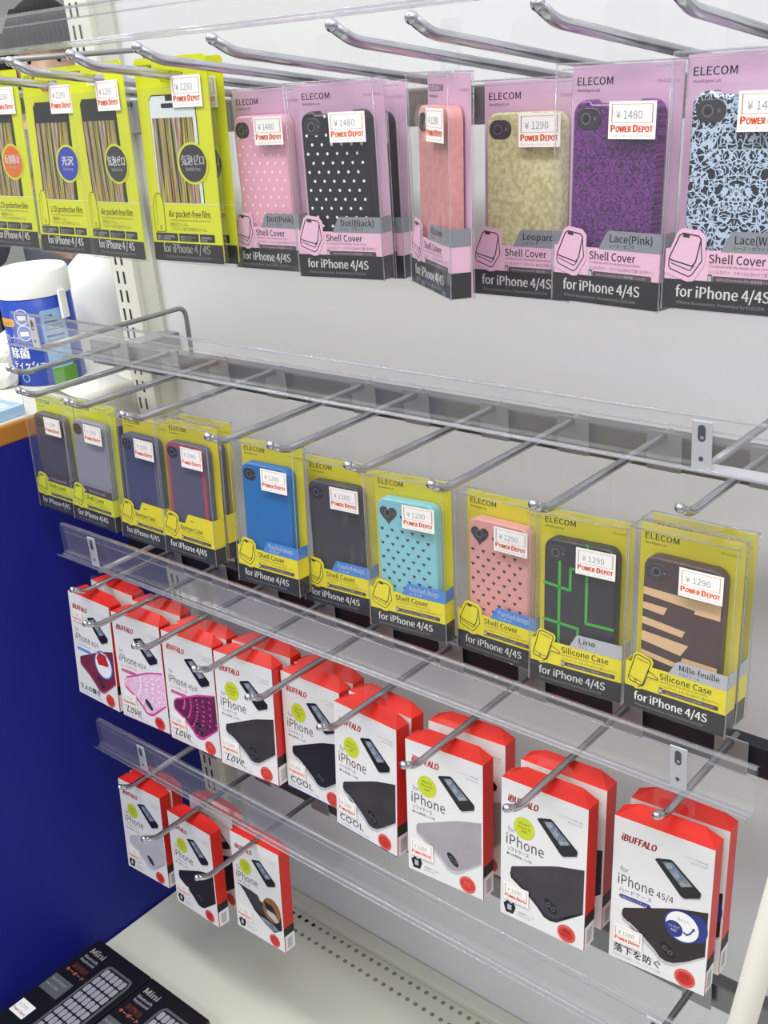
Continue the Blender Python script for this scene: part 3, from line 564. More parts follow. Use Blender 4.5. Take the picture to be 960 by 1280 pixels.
def carton(loc, yaw, roll, lean, hz, art, word, kind, edge, label, jp='ハードケース', price='1280', icon=False, fs=False):
    t = thing('phone_case_carton', W(*loc), (-lean, -roll, yaw), label, 'carton', 'red and white phone case cartons')
    h = UW / 2; m = MB(); D = UD; H = UH; c = .015; ht = .0062
    F = [(-h, 0, 0), (h, 0, 0), (h, 0, H), (-h, 0, H), (-h, D, 0), (h, D, 0), (h, D, H), (-h, D, H), (-h + c, D, H + ht), (h - c, D, H + ht)]
    m.add(F, [(0, 1, 2, 3)], CARTON); m.add(F, [(1, 5, 6, 2), (4, 0, 3, 7), (3, 2, 9, 8), (2, 6, 9), (7, 3, 8), (5, 4, 7, 8, 9, 6)], RED); m.add(F, [(0, 4, 5, 1)], edge)
    s_ = Print(m, Print.flat((h, 0, 0), (0, D, 0), (0, 0, H), (1, 0, 0)))
    s_.rect(0, .0, 1, .16, CARTON); s_.rect(.0, .16, 1, .245, INK); s_.rect(.0, 0, .08, .16, RED, 2)
    for k in range(9): s_.rect(.28, .025 + k * .012, .78, .031 + k * .012, GREY, 2)
    p = Print(m, Print.flat((-h, 0, 0), (UW, 0, 0), (0, 0, H), (0, -1, 0)))
    p.rect(0, 0, 1, .007, edge, 1) if edge != RED else None
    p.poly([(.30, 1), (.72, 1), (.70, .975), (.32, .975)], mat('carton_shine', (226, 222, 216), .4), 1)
    # logo
    p.text('iBUFFALO', .078, .850, .066, LOGO, 2, .365, .045, .22)
    p.text('ハードケース iPhone用', .70, .885, .020, LGREY, 2, .24); p.text('BSIP11HP', .78, .860, .018, LGREY, 2, .16)
    p.text('for', .085, .635, .050, GREY, 2, .085)
    if fs: p.text('iPhone', .065, .545, .098, BROWNT, 2, .37, -.004); p.text('4S/4', .465, .548, .062, BROWNT, 2, .17)
    else: p.text('iPhone', .065, .540, .105, BROWNT, 2, .45, -.004)
    jc = SKY if kind == 'mirror' else JPM if fs and kind != 'plain' else (JPB if fs else BROWNT)
    p.text(jp, .08, .495, .038, jc, 2, .34 if fs else .26)
    if fs: p.poly([(.10, .448), (.40, .448), (.42, .460), (.40, .476), (.10, .476), (.08, .462)], jc if kind != 'plain' else NAVY, 2); p.text('しなやかハードケース', .10, .455, .017, WHITE, 3, .28)
    else: p.text('●iPhone専用液晶フィルム付属', .075, .462, .022, BROWNT, 2, .30)
    if not fs:
        p.poly([(.28 + .125 * math.cos(a), .695 + .078 * math.sin(a)) for a in [2 * math.pi * k / 26 for k in range(26)]], BADG, 2)
        p.text('iPhone 4', .28, .718, .024, OLIVE, 3, .13, 0, 0, 0, 'C'); p.text('iPhone 4S', .28, .690, .024, OLIVE, 3, .15, 0, 0, 0, 'C'); p.text('対応', .28, .664, .020, OLIVE, 3, .07, 0, 0, 0, 'C')
    # small phone picture
    ph = [(.43, .80), (.445, .812), (.585, .838), (.61, .832), (.895, .69), (.90, .668), (.885, .650), (.74, .612), (.70, .622)]
    p.poly(ph, PHB, 2); p.poly([(.50, .803), (.60, .820), (.815, .712), (.705, .682)], SCR, 3); p.line([(.705, .616), (.745, .609), (.89, .648), (.90, .672)], .008, SIL, 3)
    if kind != 'book':
        for k in range(8): p.rect(.580 + .05 * (k % 2) + .035 * (k // 2), .782 - .022 * (k // 2) + .006 * (k % 2), .602 + .05 * (k % 2) + .035 * (k // 2), .793 - .022 * (k // 2) + .006 * (k % 2), (LGREY, SKY, GREY, OLIVE)[k % 4], 4)
    # large picture of the case
    big = [(.125, .365), (.14, .385), (.17, .392), (.62, .512), (.70, .530), (.98, .578), (.98, .275), (.80, .185), (.68, .140), (.60, .130), (.54, .140), (.47, .185), (.345, .245), (.14, .315), (.122, .335)]
    lo = [(.125, .345), (.14, .315), (.345, .245), (.47, .185), (.54, .140), (.60, .130), (.68, .14), (.98, .275), (.98, .26), (.68, .115), (.60, .105), (.53, .115), (.45, .165), (.33, .225), (.13, .295), (.115, .33)]
    rim = {'plain': SIL, 'soft': SIL if art == A['gray'] or art == A['lightgrey'] else A['inkblack'], 'lace': PINKR, 'mirror': BURR, 'book': SIL}[kind]
    if kind == 'book':
        p.poly([(.16, .46), (.48, .42), (.97, .36), (.97, .22), (.80, .15), (.62, .19), (.40, .28)], A['inkblack'], 2); p.poly([(.10, .48), (.50, .46), (.66, .28), (.40, .30), (.30, .38)], A['dark'], 3)
        p.poly([(.78 + .185 * math.cos(a), .375 + .125 * math.sin(a)) for a in [2 * math.pi * k / 26 for k in range(26)]], mat('art_brown_round', (150, 96, 48), .45), 4)
        p.poly([(.66, .36), (.80, .38), (.92, .30), (.86, .27), (.70, .31)], SIL, 5); p.poly([(.62, .44), (.80, .43), (.88, .36), (.68, .36)], A['inkblack'], 5); p.poly([(.52, .255), (.80, .235), (.92, .20), (.78, .165), (.60, .20)], SCR, 5)
    else:
        p.poly(big, art, 2); p.poly(lo, rim, 2)
        if kind == 'plain': p.poly([(.13, .315), (.345, .245), (.47, .185), (.54, .14), (.52, .135), (.44, .165), (.33, .215), (.16, .285)], SIL, 3); p.poly([(.20, .300), (.30, .265), (.30, .235), (.22, .262)], CARTON, 3)
        p.poly([(.61 + .075 * math.cos(a), .215 + .035 * math.sin(a) - .03 * math.cos(a)) for a in [2 * math.pi * k / 18 for k in range(18)]], INK, 4)
        p.ring(.585, .224, .026, .008, LENSR, 5, .016); p.ring(.64, .204, .026, .008, LENSR, 5, .016)
        if kind == 'lace':
            for j in range(7):
                for k in range(15):
                    a = -.25 + k * .12; R_ = .16 + j * .125; u = .20 + R_ * math.cos(a - .55) * 1.0; v = .42 + R_ * math.sin(a - .55) * .72
                    ok = .17 < u < .97 and v < .38 + (u - .125) * .22 and v > (.33 - (u - .125) * .42 if u < .6 else .15 + (u - .6) * .36)
                    if ok: p.poly([(u + .022 * math.cos(t_) , v + .010 * math.sin(t_)) for t_ in [2 * math.pi * q / 8 for q in range(8)]], WHITE if art == A['pinklace'] else PINKR, 3)
            p.line([(.17, .40), (.64, .52), (.96, .57)], .016, rim, 3)
        if kind == 'mirror':
            ring_ = lambda f: [(.72 + .215 * f * math.cos(a), .405 + .135 * f * math.sin(a)) for a in [2 * math.pi * k / 28 for k in range(28)]]
            p.poly(ring_(1), SKY, 4); p.poly(ring_(.90), WHITE, 5); p.poly([(.56, .45), (.64, .52), (.80, .51), (.86, .42), (.70, .40), (.60, .39)], LOGO, 6); p.line([(.62, .40), (.84, .41)], .012, PINKR, 6)
    if kind == 'plain' and fs:     # badge on the drop proof carton
        p.poly([(.88 + .11 * math.cos(a), .44 + .095 * math.sin(a)) for a in [2 * math.pi * k / 26 for k in range(26)]][0:26], NAVY, 3)
        P_ = lambda R_: [(.74 + R_ * math.cos(a), .418 + R_ * .60 * math.sin(a)) for a in [2 * math.pi * k / 28 for k in range(28)]]
        p.poly([q for q in P_(.185)], NAVY, 4); p.poly(P_(.165), WHITE, 5); p.poly([(.66 + .09 * math.cos(a), .385 + .055 * math.sin(a)) for a in [2 * math.pi * k / 24 for k in range(24)]], NAVY, 6)
        p.text('ストラップ', .66, .392, .022, WHITE, 7, .11, 0, 0, 0, 'C'); p.text('対応', .66, .368, .020, WHITE, 7, .06, 0, 0, 0, 'C')
        p.line([(.76, .385), (.79, .375), (.82, .39), (.85, .42)], .012, NAVY, 6); p.poly([(.83, .425), (.87, .42), (.86, .44)], NAVY, 6); p.text('あんしん', .69, .455, .026, GREY, 6, .12)
    # words
    if word == 'Love': p.text('Love', .09, .055, .100, INK, 3, .32, -.012, .45); p.line([(.36, .060), (.44, .045)], .006, INK, 3)
    elif word == 'COOL': p.text('COOL', .06, .058, .072, INK, 3, .40, -.004)
    elif word: p.text(word, .05, .060, .066, INK, 3, .50, .008)
    if icon:
        p.poly([(.04, .085), (.09, .115), (.13, .10), (.17, .115), (.19, .08), (.16, .03), (.07, .025)], INK, 3); p.rect(.09, .05, .14, .09, LGREY, 4); p.text('液晶保護フィルム付', .22, .058, .016, GREY, 3, .2); p.text('BSIP11ST', .22, .036, .014, GREY, 3, .16)
    else: p.text('iPhone 4S/4専用 ハードケース ぴったり装着', .05, .025, .020, LGREY, 3, .50)
    p.poly([(.80 + .105 * math.cos(a), .068 + .062 * math.sin(a)) for a in [2 * math.pi * k / 28 for k in range(28)]], REDS, 3)
    p.text('保証', .80, .072, .030, SEALT, 4, .10, .01, 0, 0, 'C'); p.text('BUFFALO', .80, .048, .018, SEALT, 4, .12, .01, 0, 0, 'C'); p.ring(.80, .068, .095, .008, SEALT, 4, .055)
    m.build('box_body', t)
    sv = .135 if kind != 'mirror' else .715
    sticker(t, price, -.0012, -h + .05 * UW if kind != 'mirror' else -h + .06 * UW, (.128 if kind != 'mirror' else .735) * UH, .0250 if kind != 'mirror' else .022, .0175 if kind != 'mirror' else .014)
    tab(t, UW, UD + .0005, UH - .004, hz, hz + .013, .034)
    return t
U = [
 ('u1', 3, (-1.0609, .6074, -.7128), -.002, -.007, .096, 'burgundy', 'ラメの輝き', 'mirror', RED, 'white carton with a burgundy phone case and round mirror, leftmost of the long row', 'ハードケース', 1, .604),
 ('u2', 3, (-.974, .6120, -.7165), .060, -.002, .080, 'pinklace', 'Love', 'lace', MAG, 'white carton picturing a pale pink lace phone case', 'ハードケース', 1, .562),
 ('u3', 3, (-.8856, .6136, -.7165), .040, 0, .087, 'magentalace', 'Love', 'lace', MAG, 'white carton picturing a dark magenta lace phone case', 'ハードケース', 1, .561),
 ('u4', 3, (-.7937, .6123, -.7132), .081, -.004, .095, 'black', 'Love', 'plain', MAG, 'white carton with a plain black phone case and the word Love', 'ハードケース', 0, .5655),
 ('u5', 3, (-.710, .628, -.7188), 0, .005, .085, 'inkblack', 'COOL', 'plain', EDGEB, 'white carton with the word COOL, partly hidden behind the other COOL carton', 'ハードケース', 0, .560),
 ('u6', 3, (-.6181, .6047, -.7124), -.052, -.002, .102, 'black', 'COOL', 'plain', EDGEB, 'white carton with the word COOL standing clear in front, blue bottom edge', 'ハードケース', 0, .5617),
 ('u7', 3, (-.5179, .6008, -.7121), .059, .009, .098, 'gray', '', 'soft', RED, 'white carton picturing a silver grey phone case in the long row, front one', 'ソフトケース', 0, .5606),
 ('u8', 3, (-.4152, .6026, -.7121), .033, .002, .094, 'dark', '', 'soft', RED, 'white carton picturing a soft black phone case, next to the rightmost carton', 'ソフトケース', 0, .563),
 ('u9', 3, (-.3162, .6199, -.7168), .070, -.003, .086, 'brownblack', '落下を防ぐ', 'plain', RED, 'white carton with a dark case and blue round badge, rightmost and front', 'ハードケース', 1, .6204),
 ('v1', 4, (-1.0588, .6223, -.9970), .045, .001, .089, 'lightgrey', '', 'soft', RED, 'white carton picturing a pale grey case, leftmost of the lowest row', 'ソフトケース', 0, .609),
 ('v2', 4, (-.9517, .6171, -.9986), -.011, .002, .078, 'inkblack', '', 'soft', RED, 'white carton picturing a black case, middle of the three in the lowest row', 'ソフトケース', 0, .5634),
 ('v3', 4, (-.8468, .6305, -.9906), .017, .012, .095, 'black', '', 'book', RED, 'white carton picturing an open folding case with brown round, right end of lowest row', 'レザーケース', 0, .5568),
]
ush = {'u1': 'burgundy mirror case', 'u2': 'pale pink lace case', 'u3': 'dark magenta lace case', 'u4': 'black Love case', 'u5': 'half hidden COOL case', 'u6': 'front COOL case', 'u7': 'silver grey case', 'u8': 'soft black case in the long row', 'u9': 'rightmost badge marked case', 'v1': 'pale grey case in the lowest row', 'v2': 'black case in the lowest row', 'v3': 'folding case in the lowest row'}
second = {'u1': .034, 'u2': .031, 'u3': .021, 'u4': .027, 'u5': .020, 'u6': .022, 'u7': .034, 'u8': .029, 'u9': .026, 'v1': .0195, 'v2': .036}
for (i, row, loc, yaw, roll, lean, art, word, kind, edge, label, jp, fs, ty) in U:
    hx, hy = slotx(loc, yaw, lean, UH, UD)
    zb = hook(row, hx, ty, f'chrome hook carrying the carton of the {ush[i]}')
    vs = (zb(hy) - loc[2]) / math.cos(lean) - .0008
    c = carton(loc, yaw, roll, lean, vs, A[art], word, kind, edge, label, jp, '1280', kind in ('soft', 'book'), bool(fs))
    if i in second: dup(c, (0, second[i], 0), f'second white and red carton hanging behind the {ush[i]} carton')
hook(4, -.340, .560, 'empty chrome hook at the right end of the lowest bar')
# ------------------------------------------------------------------ keyboard boxes on the base shelf
KB = mat('keyboard_box_black', (20, 20, 24), .35); KEY = mat('key_grey', (150, 152, 160), .4); KFR = mat('keyboard_frame_grey', (86, 92, 94), .35); KRED = mat('keyboard_text_orange', (226, 128, 98), .5)
def keybox(x0, label):
    w, d, hh = .119, .245, .030
    t = thing('keyboard_box', W(x0 + w / 2, .588 - d / 2, -1.172), (0, 0, 0), label, 'keyboard box', 'keyboard boxes on the base shelf')
    m = MB(); m.bbox(-w / 2, w / 2, -d / 2, d / 2, 0, hh, KB, .001)
    p = Print(m, Print.flat((-w / 2, -d / 2, hh), (w, 0, 0), (0, d, 0), (0, 0, 1)), .0002)
    p.text('Mini', .08, .905, .052, WHITE, 2, .24, .02); p.text('Bluetooth', .08, .866, .026, LGREY, 2, .24); p.text('Keyboard', .08, .838, .026, LGREY, 2, .24)
    p.text('薄型軽量', .08, .780, .042, KRED, 2, .26, .01); p.text('キーボード', .06, .745, .030, KRED, 2, .32)
    p.rect(.02, .58, .36, .70, KFR, 1); p.text('BLUETOOTH', .05, .66, .018, LGREY, 2, .26); p.text('Ver.2.1 対応', .05, .62, .018, LGREY, 2, .22)
    p.poly(rrect(.44, .04, .92, .915, .06, 5), KFR, 1); p.poly(rrect(.47, .055, .89, .90, .045, 5), INK, 2)
    for r_ in range(13):
        for c in range(5):
            u = .485 + c * .079; v = .835 - r_ * .062
            p.poly(rrect(u, v, u + .068, v + .052, .010, 1), KEY, 3)
    m.build('box_body', t)
    m = MB(); m.box(-w / 2 + .004, -w / 2 + .034, -d / 2 + .095, -d / 2 + .118, hh + .0004, hh + .0006, mat('sticker_paper', (240, 238, 234), .5))
    p = Print(m, Print.flat((-w / 2 + .004, -d / 2 + .095, hh + .0006), (.030, 0, 0), (0, .023, 0), (0, 0, 1)), .0001)
    p.text('¥ 2980', .15, .56, .28, DOTG, 1, .6); p.text('Power Depot', .06, .20, .25, ORANGE, 1, .88, .02); m.build('price_sticker', t)
keybox(-1.168, 'black keyboard box lying against the blue counter side on the base shelf')
keybox(-1.047, 'black keyboard box at the bottom edge, right of the one touching the counter')
# ------------------------------------------------------------------ white pole at the right
pd = thing('white_pole', W(-.2666, .42, -1.172), (0, 0, 0), 'smooth white pole slanting in at the lower right corner', 'pole')
m = MB(); q0 = Vector((0, 0, .006)); q1 = Vector((.1391, 0, .922))
m.tube([q0, q0 + (q1 - q0) * .99], .0070, mat('pole_white', (190, 187, 178), .35), 20); m.ball(q0 + (q1 - q0) * .99, .0070, _M['pole_white'], (1, 1, .6)); m.build('tube', pd)
m = MB(); m.lathe([(0, 0), (.03, 0), (.03, .004), (.012, .010), (.0, .012)], _M['pole_white'], (0, 0, 0), 24); m.build('base', pd)
# ------------------------------------------------------------------ things on the counter
can = thing('wipes_canister', W(-1.3217, .7918, CT), (0, 0, 0), 'round cleaning wipes canister with white lid and blue label on the counter', 'canister')
BL2 = mat('canister_blue', (30, 66, 172), .35); LB = mat('canister_panel', (140, 178, 214), .4); R0 = .047
m = MB(); m.lathe([(0, 0), (R0 - .002, 0), (R0, .002), (R0, .1165), (R0 - .002, .118), (0, .118)], BL2)
fr = lambda u, v, w: Vector(((R0 + w) * math.cos(u / R0 - .70), (R0 + w) * math.sin(u / R0 - .70), v))
class CP(Print):
    def poly(s, pts, mm, L=1):     # cut into narrow strips so that it follows the curve
        u0 = min(a for a, b in pts); u1 = max(a for a, b in pts)
        if u1 - u0 < .006: return Print.poly(s, pts, mm, L)
        k = max(2, int((u1 - u0) / .004))
        for i in range(k):
            a, b = u0 + (u1 - u0) * i / k, u0 + (u1 - u0) * (i + 1) / k
            def clip(P_, x, keep):
                o = []
                for j in range(len(P_)):
                    p0, p1 = P_[j - 1], P_[j]; i0, i1 = keep(p0[0], x), keep(p1[0], x)
                    if i0 != i1: t = (x - p0[0]) / (p1[0] - p0[0]); o.append((x, p0[1] + t * (p1[1] - p0[1])))
                    if i1: o.append(p1)
                return o
            P_ = clip(clip(pts, a, lambda q, x: q >= x - 1e-9), b, lambda q, x: q <= x + 1e-9)
            if len(P_) > 2: Print.poly(s, P_, mm, L)
p = CP(m, fr, .0003)
p.poly(rrect(.008, .022, .042, .100, .003, 2), LB); p.rect(.010, .0, .046, .022, mat('canister_green', (92, 150, 52), .5))
for k, (v, mm) in enumerate(((.083, JPB), (.078, GREY), (.073, GREY), (.064, JPB), (.058, GREY), (.053, GREY), (.048, GREY))): p.rect(.012, v, .036, v + .0025, mm, 2)
p.text('注意', .013, .089, .006, JPB, 2)
for v in (.094, .073): p.ring(-.016, v, .0105, .0012, WHITE, 2); p.poly(circ(-.016, v, .0093), mat('canister_mid_blue', (70, 104, 196), .4), 2); p.rect(-.022, v - .004, -.010, v + .002, WHITE, 3)
p.poly(rrect(-.062, .081, -.028, .092, .005, 4), mat('canister_orange', (222, 160, 40), .4), 2); p.text('ウェットタイプ', -.058, .0835, .0055, JPB, 3, .026)
p.text('OAクリーナー', -.060, .062, .012, WHITE, 2, .034, .02)
p.text('除菌', -.046, .040, .017, WHITE, 2, None, .03); p.text('ティッシュ', -.046, .026, .012, WHITE, 2, .05, .03)
p.ring(-.028, .012, .006, .0015, LB, 2)
m.build('label_body', can)
m = MB(); m.lathe([(R0 + .001, .1165), (R0 + .0015, .119), (R0 + .0015, .147), (R0 - .001, .151), (R0 - .008, .1525), (R0 - .009, .1515), (0, .1515)], mat('canister_lid_white', (240, 240, 236), .35)); m.build('lid', can)
m = MB(); m.bbox(R0 + .001, R0 + .005, -.016, -.002, .085, .122, _M['canister_lid_white'], .001); m.build('lid_clip', can, (0, 0, 0), (0, 0, .35))
bt = thing('spray_bottle', W(-1.375, .925, CT), (0, 0, 0), 'plain white plastic bottle behind the wipes canister', 'bottle')
BW = mat('bottle_white', (236, 236, 232), .3)
m = MB(); m.lathe([(0, 0), (.046, 0), (.049, .004), (.049, .085), (.046, .105), (.036, .125), (.022, .138), (.0155, .143), (.0155, .158), (0, .158)], BW)
fr2 = lambda u, v, w: Vector(((.049 + w) * math.cos(u / .049 - 2.05), (.049 + w) * math.sin(u / .049 - 2.05), v))
p = CP(m, fr2, .0003)
for k in range(8): p.rect(-.006, .040 + k * .0045, .004, .042 + k * .0045, GREY, 1)
p.rect(-.008, .084, .002, .087, GREY, 1)
m.build('bottle_body', bt)
m = MB(); m.lathe([(.018, .156), (.018, .178), (.012, .184), (.010, .200), (0, .200)], BW); m.bbox(-.012, .012, -.040, .014, .196, .214, BW, .004); m.build('spray_head', bt)
# crumpled bag
def lump(name, loc, sc, mtl, label, cat, seed, amp=.35):
    import bmesh
    bm = bmesh.new(); bmesh.ops.create_icosphere(bm, subdivisions=4, radius=1); rnd = random.Random(seed)
    ax_ = [(Vector((rnd.uniform(-1, 1), rnd.uniform(-1, 1), rnd.uniform(-1, 1))).normalized(), rnd.uniform(2, 7), rnd.uniform(0, 6)) for _ in range(9)]
    for v in bm.verts:
        f_ = sum(abs(math.sin(v.co.dot(a) * k + ph)) for a, k, ph in ax_) / 9
        v.co *= 1 - amp * f_; v.co = Vector((v.co.x * sc[0], v.co.y * sc[1], max(0, v.co.z + .55) * sc[2]))
    bm.verts.index_update(); mm = MB(); mm.add([v.co[:] for v in bm.verts], [[v.index for v in f.verts] for f in bm.faces], mtl); bm.free()
    return tag(mm.build(name, None, loc), label, cat)
lump('plastic_bag', W(-1.44, .82, CT), (.075, .07, .035), mat('bag_white', (226, 226, 218), .4), 'crumpled white plastic bag on the counter beside the canister', 'bag', 3)
lump('cleaning_cloth', W(-1.345, .735, CT), (.028, .03, .022), mat('cloth_white', (222, 222, 216), .8), 'bunched white cloth on the counter in front of the canister', 'cloth', 5)
m = MB(); PW = mat('paper_white', (226, 224, 217), .7)
m.add([(x, y, z) for y in (-.055, .030) for x, z in ((-.05, .004), (-.03, .010), (-.005, .006), (.012, .003), (.0255, .0015), (.0268, -.006), (.0262, -.030), (.0285, -.050))], [(i, i + 1, i + 9, i + 8) for i in range(7)], PW, True)
o = m.build('paper_sheet', None, W(-1.211, .795, CT)); sd = o.modifiers.new('thick', 'SOLIDIFY'); sd.thickness = .0012; sd.offset = 1
tag(o, 'white paper sheet folded over the counter edge beside the slotted post', 'paper')
lf = thing('flat_pack', W(-1.245, .605, CT), (0, 0, .06), 'flat pale blue pack with a small yellow picture at the counter edge', 'pack')
m = MB(); m.bbox(-.05, .05, -.075, .065, 0, .014, mat('pack_blue', (166, 196, 226), .35), .002)
p = Print(m, Print.flat((0, 0, .014), (1, 0, 0), (0, 1, 0), (0, 0, 1)), .0002)
p.poly(rrect(-.03, -.03, .042, .052, .006), mat('pack_white', (226, 232, 238), .4)); p.poly([(-.01, -.02), (.03, -.015), (.034, .02), (.012, .034), (-.012, .018)], mat('pack_yellow', (206, 188, 92), .5), 2); p.line([(-.02, .04), (.03, .042)], .006, SKY, 2)
m.build('pack_body', lf)
m = MB(); m.box(-.046, .046, -.07, .06, .0148, .0152, TABP); m.build('clear_cover', lf)
rg = thing('card_terminal', W(-1.62, .88, CT), (0, 0, .3), 'black desktop terminal at the far left behind the canister', 'terminal')
m = MB(); m.bbox(-.10, .10, -.06, .06, 0, .085, mat('terminal_black', (22, 22, 24), .4), .006); m.bbox(-.092, .092, -.066, -.055, .072, .078, mat('terminal_trim', (200, 200, 196), .4), .001); m.build('housing', rg)
m = MB(); m.bbox(-.085, .085, -.063, -.058, .015, .062, mat('terminal_screen', (36, 40, 46), .2), .001); m.build('screen', rg)
# ================================================================== person behind the counter
def skin(name, verts, edges, parent, mtl, sub=2, root=0):
    me = bpy.data.meshes.new(name); me.from_pydata([v[:3] for v in verts], edges, []); o = bpy.data.objects.new(name, me); COL.objects.link(o); o.parent = parent
    md = o.modifiers.new('skin', 'SKIN')
    for i, v in enumerate(verts):
        r_ = v[3] if isinstance(v[3], tuple) else (v[3], v[3]); me.skin_vertices[0].data[i].radius = r_; me.skin_vertices[0].data[i].use_root = (i == root)
    sb = o.modifiers.new('sub', 'SUBSURF'); sb.levels = sub; sb.render_levels = sub; md.use_smooth_shade = True; me.materials.append(mtl); return o
SK = mat('skin_tone', (226, 186, 160), .5); HAIR = noisy('hair_black', (16, 13, 16), (24, 20, 22), 60, .75, (6, 6, .6)); JK = noisy('jacket_grey', (122, 126, 138), (104, 108, 122), 9, .6); TR_ = mat('trousers_dark', (34, 34, 40), .7); STRAP = mat('strap_black', (26, 26, 28), .6)
PX, PY = -2.25, 1.50; fz = -1.372
per = thing('person', W(PX, PY, fz), (0, 0, .99 - .12), 'person with dark fringe and grey jacket standing beyond the counter', 'person')
# local frame: faces -y, floor z = 0
eye = 1.372 + .030
hd = MB()
def headshape(m, mtl):
    n, k = 28, 20; vs = []
    for i in range(k + 1):
        a = math.pi * i / k
        for j in range(n):
            b_ = 2 * math.pi * j / n; x = math.sin(a) * math.cos(b_); y = math.sin(a) * math.sin(b_); z = math.cos(a)
            s_ = 1 if z > -.1 else 1 - .42 * ((-.1 - z) / .9) ** 1.3
            X, Y, Z = x * .074 * s_, y * .092 * s_ - (.012 if z < -.2 and y < 0 else 0), z * .112
            if y < 0:
                g = math.exp(-(X / .012) ** 2)
                Y -= g * (.018 * math.exp(-((Z + .032) / .018) ** 2) + .006 * math.exp(-((Z + .008) / .02) ** 2))                # nose
                Y += .006 * (math.exp(-((abs(X) - .031) / .014) ** 2 - ((Z - .0) / .011) ** 2))                                  # eye sockets
                Y -= .004 * math.exp(-(X / .022) ** 2 - ((Z + .062) / .008) ** 2)                                               # lips
            vs.append((X, Y, Z + eye))
    m.add(vs, [(i * n + j, (i + 1) * n + j, (i + 1) * n + (j + 1) % n, i * n + (j + 1) % n) for i in range(k) for j in range(n)], mtl, True)
V_ = [(0, .01, .93, (.135, .10)), (0, .01, 1.06, (.115, .085)), (0, .012, 1.17, (.145, .095)), (0, .015, 1.235, (.12, .08)), (0, .012, 1.275, .055), (0, .0, 1.34, .047),
      (.155, .015, 1.215, .052), (.20, .02, 1.0, .042), (.155, -.16, .94, .034), (.05, -.25, 1.0, .026),
      (-.155, .015, 1.215, .052), (-.22, .0, 1.0, .042), (-.20, -.17, 1.05, .034), (-.14, -.27, 1.16, .026),
      (.085, .01, .84, .085), (.09, .0, .46, .056), (.09, .02, .09, .038), (.09, -.10, .035, .034), (-.085, .01, .84, .085), (-.09, .0, .46, .056), (-.09, .02, .09, .038), (-.09, -.10, .035, .034)]
E_ = [(0, 1), (1, 2), (2, 3), (3, 4), (4, 5), (3, 6), (6, 7), (7, 8), (8, 9), (3, 10), (10, 11), (11, 12), (12, 13), (0, 14), (14, 15), (15, 16), (16, 17), (0, 18), (18, 19), (19, 20), (20, 21)]
# hands: palm vertex plus four fingers and a thumb on each wrist
def handv(w, d, side):
    b0 = len(V_); px_, py_, pz_ = w; dx, dy, dz = d
    V_.append((px_ + dx * .045, py_ + dy * .045, pz_ + dz * .045, (.020, .012)))
    wi = {1: 9, -1: 13}[side]; E_.append((wi, b0))
    for f_, (o_, l_) in enumerate(((-.024, .062), (-.008, .072), (.008, .068), (.024, .052))):
        a = len(V_); V_.append((px_ + dx * .080 + o_ * .9, py_ + dy * .080, pz_ + dz * .080, .0085)); V_.append((px_ + dx * (.080 + l_ * .5) + o_, py_ + dy * (.08 + l_ * .5) - .008, pz_ + dz * (.08 + l_ * .5), .0078)); V_.append((px_ + dx * (.08 + l_ * .8) + o_, py_ + dy * (.08 + l_ * .8) - .022, pz_ + dz * (.08 + l_ * .8), .0065))
        E_.extend([(b0, a), (a, a + 1), (a + 1, a + 2)])
    a = len(V_); V_.append((px_ + dx * .05 - side * .034, py_ + dy * .05 - .010, pz_ + dz * .05, .010)); V_.append((px_ + dx * .085 - side * .042, py_ + dy * .085 - .018, pz_ + dz * .085, .0078)); E_.extend([(b0, a), (a, a + 1)])
handv((.05, -.25, 1.0), (-.55, -.60, .58), 1); handv((-.14, -.27, 1.16), (.25, -.35, .90), -1)
body = skin('body', V_, E_, per, SK)
headshape(hd, SK)
for sx_ in (-1, 1): hd.ball((sx_ * .075, .004, eye - .01), .022, SK, (.35, .6, 1))
EYW = mat('eye_white', (236, 232, 228), .3); EYD = mat('eye_dark', (40, 28, 24), .2); LIP = mat('lips', (176, 104, 96), .5)
for sx_ in (-1, 1):
    hd.ball((sx_ * .031, -.074, eye), .0105, EYW, (1.2, .7, .62)); hd.ball((sx_ * .031, -.0800, eye), .0052, EYD, (1, .5, 1)); hd.tube([(sx_ * .016, -.088, eye + .020), (sx_ * .031, -.088, eye + .024), (sx_ * .046, -.080, eye + .020)], .0024, HAIR, 8)
hd.tube([(-.020, -.084, eye - .062), (0, -.092, eye - .0635), (.020, -.084, eye - .062)], .0035, LIP, 8)
hd.build('head', per)
hm = MB(); n, k = 36, 14; vs = []
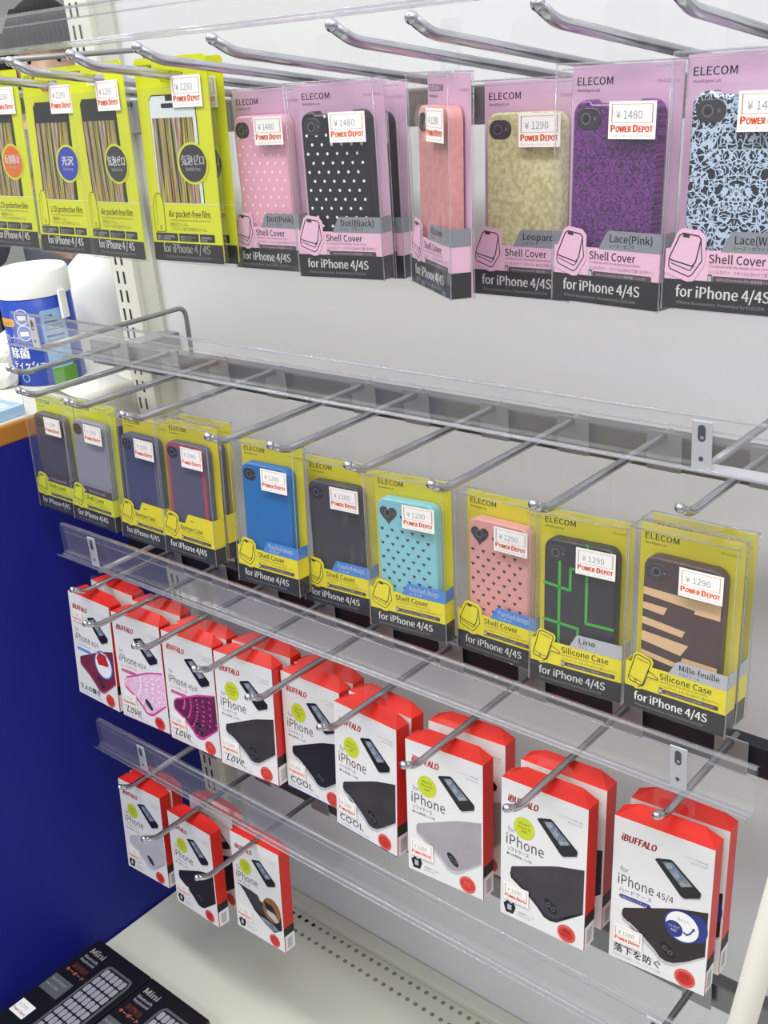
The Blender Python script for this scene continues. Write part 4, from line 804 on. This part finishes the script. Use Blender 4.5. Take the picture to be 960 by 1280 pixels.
for i in range(k + 1):
    a = math.pi * .5 * i / k * 1.28
    for j in range(n):
        b_ = 2 * math.pi * j / n; front = max(0, -math.sin(b_))
        aa = min(a, math.radians(62) + .9 * (1 - front ** .7) + .03 * math.sin(j * 5))
        vs.append((math.sin(aa) * math.cos(b_) * .090, math.sin(aa) * math.sin(b_) * .106 - .002, math.cos(aa) * .125 + eye + .004))
hm.add(vs, [(i * n + j, (i + 1) * n + j, (i + 1) * n + (j + 1) % n, i * n + (j + 1) % n) for i in range(k) for j in range(n)], HAIR, True)
for j in range(15):     # locks of the fringe and the side hair
    x = -.070 + j * .010; y = -.098 * math.sqrt(max(.05, 1 - (x / .09) ** 2)) - .004
    hm.tube([(x * .7, y * .75, eye + .100), (x, y, eye + .060), (x * 1.02, y - .002, eye + .020 + .004 * (j % 3))], .009, HAIR, 8, True, .004)
for sx_ in (-1, 1):
    for q in range(4): hm.tube([(sx_ * .080, -.045 + q * .03, eye + .06), (sx_ * .090, -.045 + q * .03, eye - .02), (sx_ * .082, -.040 + q * .03, eye - .105)], .016, HAIR, 8, True, .007)
hm.build('hair', per)
JV = [(0, .01, .86, (.165, .125)), (0, .01, 1.04, (.145, .112)), (0, .012, 1.17, (.165, .115)), (0, .015, 1.235, (.13, .095)), (0, .010, 1.262, .068),
      (.158, .015, 1.215, .068), (.203, .02, 1.0, .056), (.158, -.155, .943, .046), (.075, -.225, .985, .040), (-.158, .015, 1.215, .068), (-.222, .0, 1.0, .056), (-.202, -.165, 1.047, .046), (-.155, -.245, 1.13, .040)]
skin('jacket', JV, [(0, 1), (1, 2), (2, 3), (3, 4), (3, 5), (5, 6), (6, 7), (7, 8), (3, 9), (9, 10), (10, 11), (11, 12)], per, JK)
skin('trousers', [(0, .01, .92, (.145, .11)), (.087, .01, .82, .098), (.092, .0, .46, .072), (.092, .02, .08, .060), (-.087, .01, .82, .098), (-.092, .0, .46, .072), (-.092, .02, .08, .060)], [(0, 1), (1, 2), (2, 3), (0, 4), (4, 5), (5, 6)], per, TR_)
m = MB()
for q in range(9): m.bbox(.045, .062, -.128, -.112, .90 + q * .03, .924 + q * .03, STRAP, .002)
m.build('strap', per)
